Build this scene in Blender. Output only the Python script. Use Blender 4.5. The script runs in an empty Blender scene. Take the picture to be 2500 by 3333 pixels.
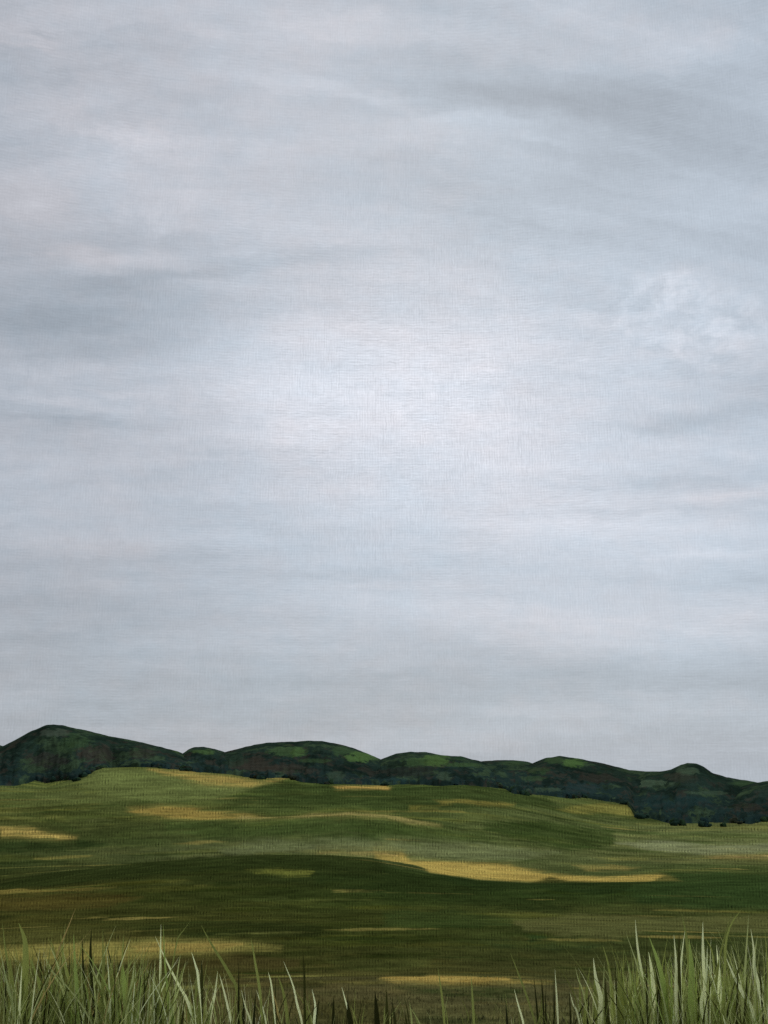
import bpy, bmesh, math, random
import numpy as np
from mathutils import Vector, Euler

C = bpy.context.scene.collection
rng = np.random.default_rng(7)
random.seed(7)

# ---------------------------------------------------------------- land form
PITCH = math.radians(12.62)
VFOV = math.radians(50.0)
LNG = np.linspace(0.0, math.log(9000.0), 2400)

def _profile(pts):
    d = np.log(np.array([p[0] for p in pts])); z = np.array([p[1] for p in pts])
    y = np.interp(LNG, d, z)
    k = np.exp(-np.linspace(-2.5, 2.5, 121) ** 2); k /= k.sum()
    return np.convolve(np.pad(y, 60, mode='edge'), k, mode='valid')

# height of the land below the eye (metres) against distance, valley on the left/centre and on the right
PL = _profile([(1, -1.04), (2.5, -1.05), (5, -1.1), (9, -1.61), (30, -4.15), (100, -10.4), (150, -15.2),
               (230, -19.3), (380, -20.0), (600, -17.5), (900, -13.5), (1400, -14), (2000, -60), (9000, -420)])
PR = _profile([(1, -1.04), (2.5, -1.05), (5, -1.1), (9, -1.61), (30, -4.15), (100, -10.4), (150, -15.2),
               (230, -20.3), (380, -27.0), (620, -32.6), (900, -31), (1200, -36), (1800, -100), (9000, -700)])

def sstep(a, b, x):
    t = np.clip((x - a) / (b - a), 0, 1)
    return t * t * (3 - 2 * t)

# swells of the meadow: distance, front and back half width, (azimuth in degrees, height in metres) along the crest
SWELLS = [(150, 42, 34, [(-46.760000000000005, 0.0), (-21.76, -0.76), (-18.41, -0.39), (-14.95, 1.05), (-11.35, 2.09), (-8.38, 2.48), (-6.5, 2.75), (-2.68, 2.68), (-0.77, 2.35), (0.77, 1.71), (2.68, 0.83), (4.58, -0.03), (7.59, -0.42), (10.2, -0.17), (14.22, 0.32), (18.45, 1.12), (21.83, 1.66), (46.83, 0.0)]), (330, 60, 50, [(-50.28, 0.0), (-25.28, 0), (-15.1, 0), (-9.56, 0.99), (-6.92, 1.72), (-1.93, 3.46), (0.0, 3.02), (3.85, -0.26), (7.68, 0), (32.68, 0.0)]), (850, 170, 120, [(-56.260000000000005, 0.0), (-31.26, 0), (-18.64, 0), (-16.64, -4.52), (-15.22, 1.85), (-14.15, 6.52), (-11.55, 7.54), (-7.76, 5.23), (-3.89, 1.43), (0.0, -4.59), (3.86, 0), (28.86, 0.0)])]

def ground(az, d):
    """height of the land at azimuth az (degrees, clockwise from +Y) and distance d (metres)"""
    az = np.asarray(az, float); d = np.maximum(np.asarray(d, float), 1.0)
    ld = np.log(d)
    r = sstep(3.0, 13.0, az) * (1 - sstep(60, 110, az))
    z = np.interp(ld, LNG, PL) * (1 - r) + np.interp(ld, LNG, PR) * r
    for dc, wf, wb, pts in SWELLS:
        a = np.interp(az, [p[0] for p in pts], [p[1] for p in pts])
        w = np.where(d < dc, wf, wb)
        z = z + a * np.exp(-((d - dc) / w) ** 2)
    return z


# ---------------------------------------------------------------- helpers
def vnoise(x, y, seed=0):
    """smooth 2-D value noise, -1..1"""
    x = np.asarray(x, float); y = np.asarray(y, float)
    xi = np.floor(x).astype(np.int64); yi = np.floor(y).astype(np.int64)
    fx = x - xi; fy = y - yi
    fx = fx * fx * (3 - 2 * fx); fy = fy * fy * (3 - 2 * fy)
    def h(a, b):
        n = (a * 374761393 + b * 668265263 + seed * 1442695041) & 0x7fffffff
        n = ((n ^ (n >> 13)) * 1274126177) & 0x7fffffff
        n = ((n ^ (n >> 15)) * 2246822519) & 0x7fffffff
        return (n & 0xffffff) / 0xffffff * 2 - 1
    a = h(xi, yi) * (1 - fx) + h(xi + 1, yi) * fx
    b = h(xi, yi + 1) * (1 - fx) + h(xi + 1, yi + 1) * fx
    return a * (1 - fy) + b * fy

def fbm(x, y, seed=0, n=4, gain=.55):
    s = 0; a = 1; t = 0
    for i in range(n):
        s = s + a * vnoise(x * 2 ** i + 17.3 * i, y * 2 ** i - 9.1 * i, seed + i)
        t += a; a *= gain
    return s / t

def lin(c):
    c = np.asarray(c, float) / 255.0
    return np.where(c <= .04045, c / 12.92, ((c + .055) / 1.055) ** 2.4)

def mesh_np(name, verts, faces, cols=None, smooth=True, strk=None):
    """verts (n,3); faces (m,k) all of one size; cols (n,3) linear colour per vertex"""
    me = bpy.data.meshes.new(name)
    n, (m, k) = len(verts), faces.shape
    me.vertices.add(n); me.vertices.foreach_set('co', np.ascontiguousarray(verts, np.float32).ravel())
    me.loops.add(m * k); me.loops.foreach_set('vertex_index', np.ascontiguousarray(faces, np.int32).ravel())
    me.polygons.add(m)
    me.polygons.foreach_set('loop_start', np.arange(0, m * k, k, dtype=np.int32))
    me.polygons.foreach_set('use_smooth', np.full(m, smooth))
    me.update(calc_edges=True)
    if cols is not None:
        at = me.color_attributes.new('Col', 'FLOAT_COLOR', 'POINT')
        rgba = np.ones((n, 4), np.float32); rgba[:, :3] = cols
        at.data.foreach_set('color', rgba.ravel())
    if strk is not None:
        at = me.attributes.new('Strokes', 'FLOAT_VECTOR', 'POINT')
        at.data.foreach_set('vector', np.ascontiguousarray(strk, np.float32).ravel())
    me.validate()
    return me

def link(name, me, mat, parent=None):
    o = bpy.data.objects.new(name, me); C.objects.link(o)
    if mat: me.materials.append(mat)
    if parent: o.parent = parent
    return o

def tag(o, label=None, cat=None, group=None, kind=None):
    if label: o['label'] = label
    if cat: o['category'] = cat
    if group: o['group'] = group
    if kind: o['kind'] = kind
    return o

def polar(az, d):
    a = np.radians(az)
    return np.sin(a) * d, np.cos(a) * d

def grid_faces(nr, nc, wrap=False):
    r = np.arange(nr - 1)[:, None]; c = np.arange(nc if wrap else nc - 1)[None, :]
    c2 = (c + 1) % nc
    f = np.stack([r * nc + c, r * nc + c2, (r + 1) * nc + c2, (r + 1) * nc + c], -1)
    return f.reshape(-1, 4)

# ---------------------------------------------------------------- materials
def new_mat(name):
    m = bpy.data.materials.new(name); m.use_nodes = True
    nt = m.node_tree; nt.nodes.clear()
    out = nt.nodes.new('ShaderNodeOutputMaterial')
    return m, nt, out

def noise_node(nt, vec, scale, detail=4, rough=.6):
    n = nt.nodes.new('ShaderNodeTexNoise')
    n.inputs['Scale'].default_value = scale; n.inputs['Detail'].default_value = detail
    n.inputs['Roughness'].default_value = rough
    nt.links.new(vec, n.inputs['Vector'])
    return n.outputs[0]

def mathn(nt, op, a, b=None):
    n = nt.nodes.new('ShaderNodeMath'); n.operation = op
    for i, v in enumerate((a, b)):
        if v is None: continue
        if isinstance(v, (int, float)): n.inputs[i].default_value = v
        else: nt.links.new(v, n.inputs[i])
    return n.outputs[0]

def land_material(name, layers, bump, rough=.95, strokes=()):
    """vertex colour varied by world-scale noise; layers: (x scale, y scale, amount)"""
    m, nt, out = new_mat(name)
    tc = nt.nodes.new('ShaderNodeTexCoord')
    col = nt.nodes.new('ShaderNodeVertexColor'); col.layer_name = 'Col'
    fac = None; hts = None
    for sx, sy, amt in layers:
        mp = nt.nodes.new('ShaderNodeMapping'); mp.inputs['Scale'].default_value = (sx, sy, sx)
        nt.links.new(tc.outputs['Object'], mp.inputs['Vector'])
        n = noise_node(nt, mp.outputs[0], 1.0, 5, .65)
        v = mathn(nt, 'MULTIPLY', mathn(nt, 'SUBTRACT', n, .5), amt * 2)
        fac = v if fac is None else mathn(nt, 'ADD', fac, v)
    if strokes:
        at = nt.nodes.new('ShaderNodeAttribute'); at.attribute_name = 'Strokes'
    for sx, sy, amt, det in strokes:
        mp = nt.nodes.new('ShaderNodeMapping'); mp.inputs['Scale'].default_value = (sx, sy, 1)
        nt.links.new(at.outputs['Vector'], mp.inputs['Vector'])
        n = noise_node(nt, mp.outputs[0], 1.0, det, .65)
        fac = mathn(nt, 'ADD', fac, mathn(nt, 'MULTIPLY', mathn(nt, 'SUBTRACT', n, .5), amt * 2))
    if strokes:      # upright ticks of stalks
        sep = nt.nodes.new('ShaderNodeSeparateXYZ'); nt.links.new(at.outputs['Vector'], sep.inputs[0])
        mp = nt.nodes.new('ShaderNodeMapping'); mp.inputs['Scale'].default_value = (2.2, 16, 1)
        nt.links.new(at.outputs['Vector'], mp.inputs['Vector'])
        n = noise_node(nt, mp.outputs[0], 1.0, 3, .65)
        ph = mathn(nt, 'ADD', mathn(nt, 'MULTIPLY', sep.outputs[0], 44.0), mathn(nt, 'MULTIPLY', n, 7.0))
        gate = mathn(nt, 'MAXIMUM', mathn(nt, 'MULTIPLY', mathn(nt, 'SUBTRACT', n, .46), 1.9), 0.0)
        fac = mathn(nt, 'ADD', fac, mathn(nt, 'MULTIPLY', mathn(nt, 'SINE', ph), gate))
    fac = mathn(nt, 'MAXIMUM', mathn(nt, 'ADD', fac, 1.0), .25)
    mul = nt.nodes.new('ShaderNodeVectorMath'); mul.operation = 'SCALE'
    nt.links.new(col.outputs[0], mul.inputs[0]); nt.links.new(fac, mul.inputs['Scale'])
    p = nt.nodes.new('ShaderNodeBsdfPrincipled'); p.inputs['Roughness'].default_value = rough
    p.inputs['Specular IOR Level'].default_value = 0.0
    nt.links.new(mul.outputs[0], p.inputs['Base Color'])
    if bump:
        b = nt.nodes.new('ShaderNodeBump'); b.inputs['Strength'].default_value = bump[0]; b.inputs['Distance'].default_value = bump[1]
        nt.links.new(fac, b.inputs['Height']); nt.links.new(b.outputs[0], p.inputs['Normal'])
    nt.links.new(p.outputs[0], out.inputs[0])
    return m

def leaf_material(name, rgb=None, var=.25, trans=.35, spec=.15):
    m, nt, out = new_mat(name)
    if rgb is None:
        c = nt.nodes.new('ShaderNodeVertexColor'); c.layer_name = 'Col'; base = c.outputs[0]
    else:
        c = nt.nodes.new('ShaderNodeRGB'); c.outputs[0].default_value = (*rgb, 1); base = c.outputs[0]
    oi = nt.nodes.new('ShaderNodeObjectInfo'); tc = nt.nodes.new('ShaderNodeTexCoord')
    mp = nt.nodes.new('ShaderNodeMapping'); mp.inputs['Scale'].default_value = (60, 60, 9)
    nt.links.new(tc.outputs['Object'], mp.inputs['Vector'])
    n = noise_node(nt, mp.outputs[0], 1.0, 3, .6)
    f = mathn(nt, 'ADD', mathn(nt, 'MULTIPLY', mathn(nt, 'SUBTRACT', n, .5), var * 1.6), 1.0)
    if rgb is not None:
        f = mathn(nt, 'ADD', f, mathn(nt, 'MULTIPLY', mathn(nt, 'SUBTRACT', oi.outputs['Random'], .5), var * 2))
    mul = nt.nodes.new('ShaderNodeVectorMath'); mul.operation = 'SCALE'
    nt.links.new(base, mul.inputs[0]); nt.links.new(f, mul.inputs['Scale'])
    p = nt.nodes.new('ShaderNodeBsdfPrincipled'); p.inputs['Roughness'].default_value = .7
    p.inputs['Specular IOR Level'].default_value = spec
    t = nt.nodes.new('ShaderNodeBsdfTranslucent')
    nt.links.new(mul.outputs[0], p.inputs['Base Color']); nt.links.new(mul.outputs[0], t.inputs['Color'])
    mx = nt.nodes.new('ShaderNodeMixShader'); mx.inputs[0].default_value = trans
    nt.links.new(p.outputs[0], mx.inputs[1]); nt.links.new(t.outputs[0], mx.inputs[2])
    nt.links.new(mx.outputs[0], out.inputs[0])
    return m

# ---------------------------------------------------------------- meadow colours: what grows where, with sun and shade painted in
KG = .62          # how bright an evenly lit surface of albedo 1 comes out under this sky
# distances (left, centre, right) and the colour of the sward there
SWARD = [
 ([2500.0, 2500.0, 2500.0], ((86, 98, 50), (78, 92, 46), (80, 92, 46))),
 ([597.6, 584.2, 2500.0], ((84, 94, 48), (66, 80, 38), (70, 84, 40))),
 ([424.3, 398.4, 701.6], ((72, 78, 36), (68, 80, 38), (84, 90, 48))),
 ([332.2, 284.6, 508.4], ((62, 68, 32), (68, 80, 40), (96, 102, 60))),
 ([275.0, 251.5, 378.1], ((60, 68, 32), (92, 98, 60), (100, 106, 62))),
 ([232.0, 209.9, 275.0], ((52, 62, 28), (92, 98, 56), (98, 102, 58))),
 ([204.5, 122.2, 226.0], ((42, 52, 22), (40, 53, 22), (60, 72, 34))),
 ([162.6, 91.4, 113.3], ((44, 50, 20), (38, 50, 20), (46, 58, 26))),
 ([84.6, 72.9, 82.3], ((58, 60, 24), (46, 58, 22), (48, 64, 28))),
 ([67.0, 57.1, 66.4], ((60, 60, 24), (54, 60, 24), (66, 72, 34))),
 ([45.7, 26.9, 45.6], ((58, 60, 24), (50, 58, 22), (62, 70, 34))),
 ([23.6, 20.7, 23.6], ((62, 62, 26), (54, 58, 24), (58, 66, 32))),
 ([18.2, 15.1, 18.2], ((60, 58, 26), (62, 62, 28), (62, 66, 34))),
 ([7.9, 7.0, 7.9], ((62, 60, 28), (78, 74, 44), (74, 76, 46))),
 ([6.1, 5.2, 6.1], ((60, 60, 28), (74, 72, 42), (72, 76, 46)))]
# patches of straw, pale hay, dark grass, sun and shade put into their colour: outline (azimuth, distance), colour, cover, softness of the margin
PATCHES = [
 ([(-15.07, 755), (-14.48, 838), (-13.72, 852), (-12.04, 806), (-9.42, 776), (-7.69, 728), (-5.95, 718), (-5.48, 695), (-6.75, 601), (-7.67, 553), (-8.46, 511), (-11.07, 493), (-12.64, 515), (-13.87, 559), (-14.65, 610), (-15.1, 668)], (100, 110, 58), 0.85, 0.5),
 ([(-17.14, 649), (-15.53, 653), (-14.21, 582), (-12.42, 514), (-12.63, 477), (-14.94, 491), (-17.11, 529)], (88, 96, 50), 0.6, 0.8),
 ([(-11.81, 801), (-10.45, 788), (-8.85, 759), (-7.11, 742), (-6.18, 716), (-4.91, 764), (-5.37, 704), (-6.75, 637), (-7.68, 641), (-9.17, 664), (-10.21, 715), (-11.13, 748)], (152, 132, 66), 0.9, 0.35),
 ([(-7.66, 542), (-6.75, 608), (-5.37, 704), (-4.2, 700), (0.0, 750), (3.51, 674), (8.14, 748), (8.8, 635), (4.66, 435), (0.0, 411), (-3.02, 452), (-5.92, 471), (-8.12, 514)], (52, 66, 30), 0.85, 0.5),
 ([(-2.51, 672), (0.0, 750), (0.29, 689), (0.23, 637), (-0.22, 656), (-2.33, 630)], (172, 142, 70), 0.95, 0.25),
 ([(-12.62, 448), (-11.06, 458), (-9.59, 449), (-8.21, 417), (-7.06, 399), (-5.33, 361), (-7.63, 355), (-9.34, 367), (-11.04, 396), (-12.27, 415)], (150, 128, 60), 0.85, 0.35),
 ([(-7.18, 390), (-5.33, 361), (-3.6, 400), (-1.85, 409), (0.0, 390), (1.4, 334), (2.79, 329), (1.16, 317), (0.0, 328), (-2.43, 333), (-4.18, 337), (-7.63, 355)], (146, 134, 78), 0.85, 0.25),
 ([(-11.03, 367), (-7.63, 342), (-4.17, 331), (-2.43, 324), (0.0, 321), (1.74, 307), (3.48, 300), (0.0, 267), (-4.16, 268), (-8.74, 277), (-10.78, 305)], (60, 76, 34), 0.75, 0.6),
 ([(-18.61, 350), (-17.34, 341), (-16.48, 320), (-15.07, 297), (-15.92, 291), (-17.53, 303), (-18.58, 304)], (164, 142, 72), 0.95, 0.25),
 ([(-19.2, 302), (-15.81, 288), (-14.85, 292), (-13.63, 269), (-15.35, 251), (-17.48, 254), (-19.14, 250)], (42, 56, 25), 0.9, 0.4),
 ([(-17.61, 438), (-16.2, 389), (-14.87, 331), (-15.08, 316), (-16.51, 371), (-17.7, 411)], (60, 72, 32), 0.7, 0.4),
 ([(-15.12, 400), (-13.81, 390), (-13.47, 376), (-14.35, 376)], (98, 104, 58), 0.7, 0.3),
 ([(-15.49, 483), (-14.18, 489), (-13.62, 475), (-14.83, 467)], (102, 102, 46), 0.7, 0.3),
 ([(-14.07, 273), (-12.1, 284), (-9.86, 272), (-10.3, 253), (-12.52, 250)], (56, 68, 32), 0.5, 0.6),
 ([(-8.27, 244), (-6.23, 265), (-3.0, 265), (0.0, 260), (3.48, 274), (6.92, 267), (8.73, 263), (6.44, 214), (3.46, 211), (0.69, 233), (-2.07, 236), (-5.3, 234), (-7.58, 227)], (104, 112, 72), 0.85, 0.5),
 ([(2.51, 510), (4.67, 534), (6.63, 563), (6.51, 520), (4.66, 477), (2.92, 470)], (122, 112, 50), 0.8, 0.35),
 ([(1.28, 452), (2.8, 446), (2.68, 429), (1.28, 431)], (116, 110, 46), 0.7, 0.3),
 ([(8.57, 590), (9.83, 712), (11.08, 799), (12.08, 808), (12.25, 734), (12.41, 643), (11.06, 657), (9.47, 586)], (118, 114, 52), 0.85, 0.35),
 ([(4.99, 362), (8.1, 453), (11.47, 478), (11.56, 407), (11.21, 321), (9.18, 279), (7.15, 294), (4.87, 327)], (48, 64, 26), 0.85, 0.45),
 ([(0.0, 314), (2.9, 322), (4.87, 333), (6.47, 293), (3.48, 278), (0.0, 267)], (62, 78, 34), 0.6, 0.5),
 ([(11.44, 367), (13.66, 404), (15.82, 383), (19.19, 396), (19.16, 325), (15.78, 290), (13.63, 319)], (118, 124, 88), 0.85, 0.45),
 ([(15.57, 290), (16.85, 301), (19.15, 307), (19.14, 290), (16.31, 281)], (152, 132, 78), 0.9, 0.25),
 ([(12.48, 575), (14.78, 540), (19.23, 517), (19.26, 596), (16.94, 566), (14.24, 575)], (108, 110, 56), 0.8, 0.4),
 ([(13.13, 477), (15.85, 499), (19.23, 497), (19.2, 435), (15.83, 421), (13.66, 424)], (76, 90, 46), 0.7, 0.5),
 ([(-0.46, 235), (0.93, 232), (1.39, 211), (3.81, 209), (6.21, 205), (7.34, 185), (8.69, 170), (10.93, 166), (13.35, 180), (13.89, 172), (14.53, 135), (11.36, 143), (8.0, 147), (6.42, 145), (4.6, 144), (2.3, 133), (0.92, 195), (-0.46, 218)], (170, 146, 70), 0.9, 0.42),
 ([(9.27, 210), (11.4, 225), (12.6, 213), (11.93, 195), (10.05, 190)], (128, 117, 60), 0.8, 0.35),
 ([(-3.23, 233), (-2.07, 235), (0.0, 233), (0.69, 228), (0.69, 220), (0.0, 227), (-2.07, 232)], (170, 148, 84), 0.9, 0.2),
 ([(2.3, 129), (6.87, 137), (8.24, 166), (9.13, 147), (11.91, 136), (12.22, 91.1), (11.55, 84.3), (10.22, 80.6), (7.99, 88.9), (4.59, 84.2), (3.45, 92.7)], (34, 48, 20), 0.9, 0.35),
 ([(-3.46, 128), (0.0, 134), (2.88, 106), (4.81, 84.3), (7.98, 76.7), (9.3, 63.3), (7.96, 60.0), (3.43, 69.0), (0.0, 73.1), (-3.45, 85.4)], (38, 50, 20), 0.75, 0.5),
 ([(-19.04, 156), (-16.36, 173), (-13.15, 206), (-8.71, 230), (-2.99, 227), (0.0, 143), (0.0, 102), (-2.98, 98.9), (-8.69, 113), (-13.11, 106), (-16.32, 102)], (40, 50, 20), 0.85, 0.4),
 ([(13.79, 182), (16.27, 201), (19.08, 138), (18.97, 70.2), (15.63, 67.4), (12.41, 73.1), (11.78, 87.5)], (44, 62, 28), 0.8, 0.5),
 ([(6.26, 50.6), (9.63, 60.3), (14.0, 58.4), (18.96, 67.2), (18.89, 44.0), (11.24, 25.4), (9.03, 25.5), (6.81, 27.4)], (84, 86, 46), 0.8, 0.45),
 ([(6.76, 27.0), (7.82, 27.2), (8.05, 25.2), (7.25, 24.4)], (38, 58, 26), 0.85, 0.3),
 ([(4.77, 24.4), (10.13, 24.6), (10.79, 23.8), (9.9, 22.0), (5.67, 22.5)], (44, 58, 28), 0.75, 0.4),
 ([(0.0, 57.8), (3.43, 63.7), (6.38, 54.0), (6.14, 30.1), (2.28, 28.0), (0.0, 29.1)], (52, 68, 30), 0.6, 0.6),
 ([(-0.23, 8.6), (2.26, 14.3), (4.51, 13.9), (6.3, 8.5), (8.08, 8.5), (5.07, 8.2), (2.82, 8.2), (0.45, 8.2)], (160, 136, 66), 0.88, 0.45),
 ([(0.45, 7.9), (4.51, 8.0), (6.74, 7.8), (6.17, 6.9), (3.37, 7.0), (0.9, 7.4)], (46, 58, 26), 0.75, 0.4),
 ([(0.0, 6.6), (3.37, 6.7), (6.27, 6.6), (10.02, 6.9), (18.04, 7.4), (17.97, 5.9), (0.0, 5.1)], (78, 78, 44), 0.6, 0.6),
 ([(1.68, 5.8), (4.7, 5.7), (5.81, 5.3), (1.68, 5.1)], (48, 56, 28), 0.7, 0.4),
 ([(-6.88, 111), (-5.28, 115), (-3.5, 108), (-3.67, 98.9), (-5.27, 99.3), (-6.42, 104)], (98, 102, 40), 0.85, 0.35),
 ([(-11.02, 98.8), (-9.91, 102), (-9.46, 95.1), (-10.46, 91.9)], (84, 86, 36), 0.7, 0.4),
 ([(-9.33, 88.5), (-8.89, 89.5), (-8.38, 88.7), (-8.88, 86.7)], (90, 90, 40), 0.7, 0.3),
 ([(-18.82, 138), (-16.84, 94.3), (-15.25, 92.2), (-13.96, 92.6), (-13.09, 91.9), (-13.74, 88.5), (-15.77, 89.2), (-18.8, 91.6)], (118, 106, 48), 0.9, 0.3),
 ([(-18.8, 89.4), (-15.24, 86.8), (-11.76, 79.1), (-13.05, 70.0), (-16.25, 67.4), (-18.75, 69.5)], (72, 64, 26), 0.75, 0.5),
 ([(-7.52, 75.4), (-4.8, 75.7), (-4.68, 71.9), (-6.95, 71.9)], (70, 80, 38), 0.7, 0.4),
 ([(-12.13, 44.9), (-9.72, 51.0), (-5.23, 47.6), (-3.07, 28.1), (-3.23, 24.5), (-5.78, 25.1), (-9.14, 25.8), (-11.89, 26.7)], (34, 42, 16), 0.62, 0.9),
 ([(-18.7, 52.2), (-15.14, 47.5), (-11.91, 41.5), (-12.32, 25.4), (-16.16, 25.6), (-18.63, 25.7)], (72, 72, 32), 0.7, 0.4),
 ([(-18.63, 25.4), (-15.1, 25.0), (-12.32, 25.4), (-9.13, 24.8), (-6.9, 23.8), (-5.09, 22.3), (-7.44, 21.5), (-9.88, 21.2), (-11.62, 20.1), (-13.99, 19.6), (-16.1, 20.2), (-18.58, 21.2)], (134, 126, 60), 0.75, 0.6),
 ([(-12.31, 24.1), (-9.13, 24.6), (-6.9, 23.7), (-7.45, 22.3), (-9.89, 21.8), (-11.86, 22.0)], (140, 120, 58), 0.7, 0.3),
 ([(-11.82, 17.7), (-10.75, 19.8), (-7.44, 20.5), (-4.07, 19.1), (-4.06, 16.2), (-8.53, 16.4)], (64, 58, 28), 0.75, 0.4),
 ([(-2.94, 19.0), (0.0, 19.2), (2.27, 20.2), (2.26, 16.5), (0.0, 15.1), (-2.37, 16.5)], (66, 72, 32), 0.6, 0.5),
 ([(-3.15, 8.3), (0.0, 8.5), (0.0, 8.1), (-2.92, 8.0)], (100, 96, 46), 0.7, 0.3),
 ([(-11.76, 7.4), (-4.6, 7.3), (0.0, 7.1), (0.0, 5.1), (-11.7, 5.4)], (82, 78, 44), 0.65, 0.5),
 ([(-3.14, 6.8), (0.0, 7.0), (0.0, 5.1), (-4.02, 5.2)], (52, 54, 24), 0.6, 0.6)]

def _sward(az, ld):
    cols = []
    for k in range(3):
        rows = sorted((math.log(r[0][k]), r[1][k]) for r in SWARD)
        x = [r[0] for r in rows]
        cols.append(np.stack([np.interp(ld, x, [lin(r[1])[c] for r in rows]) for c in range(3)], -1))
    w = np.clip((az + 19.3) / 19.3, 0, 2)[:, None]
    return np.where(w < 1, cols[0] * (1 - w) + cols[1] * w, cols[1] * (2 - w) + cols[2] * (w - 1))

def _sdist(px, py, poly):
    """signed distance to a polygon, negative inside"""
    d2 = np.full(px.shape, 1e9); ins = np.zeros(px.shape, bool)
    n = len(poly)
    for i in range(n):
        ax, ay = poly[i]; bx, by = poly[(i + 1) % n]
        ex, ey = bx - ax, by - ay
        wx, wy = px - ax, py - ay
        t = np.clip((wx * ex + wy * ey) / (ex * ex + ey * ey + 1e-12), 0, 1)
        d2 = np.minimum(d2, (wx - t * ex) ** 2 + (wy - t * ey) ** 2)
        c = (ay > py) != (by > py)
        xi = ax + (py - ay) * ex / (ey if abs(ey) > 1e-12 else 1e-12)
        ins ^= c & (px < xi)
    return np.where(ins, -1, 1) * np.sqrt(d2)

_dg = np.random.default_rng(21)
DABS = []      # tussocks, damp hollows and dry swathes: azimuth, log distance, half sizes, tint, cover
for _i in range(420):
    _t = [(.55, .66, .5), (.62, .72, .62), (.72, .78, .6), (1.3, 1.2, .9), (1.45, 1.3, 1.0), (1.2, 1.22, 1.1)][_dg.integers(6)]
    DABS.append((_dg.uniform(-27, 27), _dg.uniform(1.5, 6.9), _dg.uniform(.6, 3.6), _dg.uniform(.012, .05), np.array(_t), _dg.uniform(.35, .8)))

for _i in range(260):
    _t = [(122, 114, 54), (104, 106, 52), (134, 122, 62), (36, 48, 18), (40, 54, 20), (90, 96, 44)][_dg.integers(6)]
    DABS.append((_dg.uniform(-27, 27), _dg.uniform(2.0, 6.9), _dg.uniform(.7, 3.2), _dg.uniform(.006, .022), lin(_t), -_dg.uniform(.3, .65)))

def land_colour(az, d):
    az = np.asarray(az, float).ravel(); ld = np.log(np.asarray(d, float).ravel())
    wob = fbm(az * .45, ld * 9, 3, 4)
    fine = fbm(az * 1.3, ld * 34, 11, 3)
    ragged = fbm(az * .8, ld * 60, 37, 3, .7)
    rag2 = fbm(az * .9, ld * 80, 63, 3, .7)
    col = _sward(az + 1.2 * wob, ld + .05 * wob + .02 * fine)
    X = az * .35; Y = ld
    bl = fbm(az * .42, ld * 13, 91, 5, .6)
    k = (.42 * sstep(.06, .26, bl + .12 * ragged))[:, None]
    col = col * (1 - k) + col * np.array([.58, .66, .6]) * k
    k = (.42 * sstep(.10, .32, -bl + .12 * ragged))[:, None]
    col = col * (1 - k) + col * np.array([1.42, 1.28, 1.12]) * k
    for ca, cl, ra, rl, mul, op in DABS:
        i = np.nonzero((np.abs(az - ca) < ra * 1.4) & (np.abs(ld - cl) < rl * 1.6))[0]
        if len(i) == 0: continue
        e = np.sqrt(((az[i] - ca) / ra) ** 2 + ((ld[i] - cl - .25 * rl * np.sin((az[i] - ca) / ra * 2)) / rl) ** 2)
        k = (abs(op) * (1 - sstep(.75, 1.05, e + .55 * rag2[i] + .35 * ragged[i])))[:, None]
        col[i] = col[i] * (1 - k) + (col[i] * mul if op > 0 else mul) * k
    for poly, c, op, f in PATCHES:
        P = [(p[0] * .35, math.log(p[1])) for p in poly]
        x0 = min(p[0] for p in P) - .25; x1 = max(p[0] for p in P) + .25
        y0 = min(p[1] for p in P) - .2; y1 = max(p[1] for p in P) + .2
        i = np.nonzero((X > x0) & (X < x1) & (Y > y0) & (Y < y1))[0]
        if len(i) == 0: continue
        w = .012 + f * .07
        if c[0] > 130:       # thin dry grass and painted sun fading out round the straw
            s0 = _sdist(X[i] + .05 * wob[i], Y[i] + .02 * wob[i], P) + .05 * ragged[i] + .03 * rag2[i]
            k = (.36 * (1 - sstep(-.02, .085, s0)))[:, None]
            col[i] = col[i] * (1 - k) + lin((122, 116, 58)) * k
        s = _sdist(X[i] + .03 * wob[i], Y[i] + .014 * wob[i], P) + .7 * w * fine[i] + .034 * ragged[i] + .012 * wob[i]
        dry = sstep(.12, .45, rag2[i] + .5 * sstep(-2.5 * w, 0, s) - .25)
        k = (op * (1 - sstep(-w, w * .8, s)) * (1 - .25 * np.clip(fine[i] + .2, 0, 1)) * (1 - .6 * dry))[:, None]
        col[i] = col[i] * (1 - k) + lin(c) * k
    col = col * np.array([1.07, 1.03, .94])
    lm = (col @ np.array([.3, .6, .1]))[:, None]
    col = col * .92 + lm * .08 * np.array([1.05, 1.0, .75])
    st = fbm(az * .6, ld * 24, 23, 4, .65)
    col = col * (1 + .42 * st + .16 * fine + .14 * ragged)[:, None]
    return np.clip(col / KG, .004, .7)

# ---------------------------------------------------------------- the ground: one sheet to the horizon
AZ = np.concatenate([np.arange(-180, -27, 4.0), np.arange(-27, 27.01, .1), np.arange(31, 180, 4.0)])
DD = np.concatenate([[.25, .6, 1.0, 1.6], np.exp(np.linspace(math.log(2.2), math.log(1150), 800)), [1300, 1500, 1700], [2200, 3000, 4500, 9000]])
A2, D2 = np.meshgrid(AZ, DD)
Z2 = ground(A2, D2)
gx, gy = polar(A2, D2)
Z2 = Z2 + .0012 * D2 * fbm(gx / (.06 * D2 + .3) * .12, np.log(D2) * 7, 5, 3) * np.clip(D2 / 10, 0, 1)
gv = np.stack([gx.ravel(), gy.ravel(), Z2.ravel()], -1)
gme = mesh_np('meadow', gv, grid_faces(len(DD), len(AZ), True)[:, ::-1], land_colour(A2, D2),
              strk=np.stack([A2.ravel(), np.log(D2.ravel()), 0 * A2.ravel()], -1))
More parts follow.
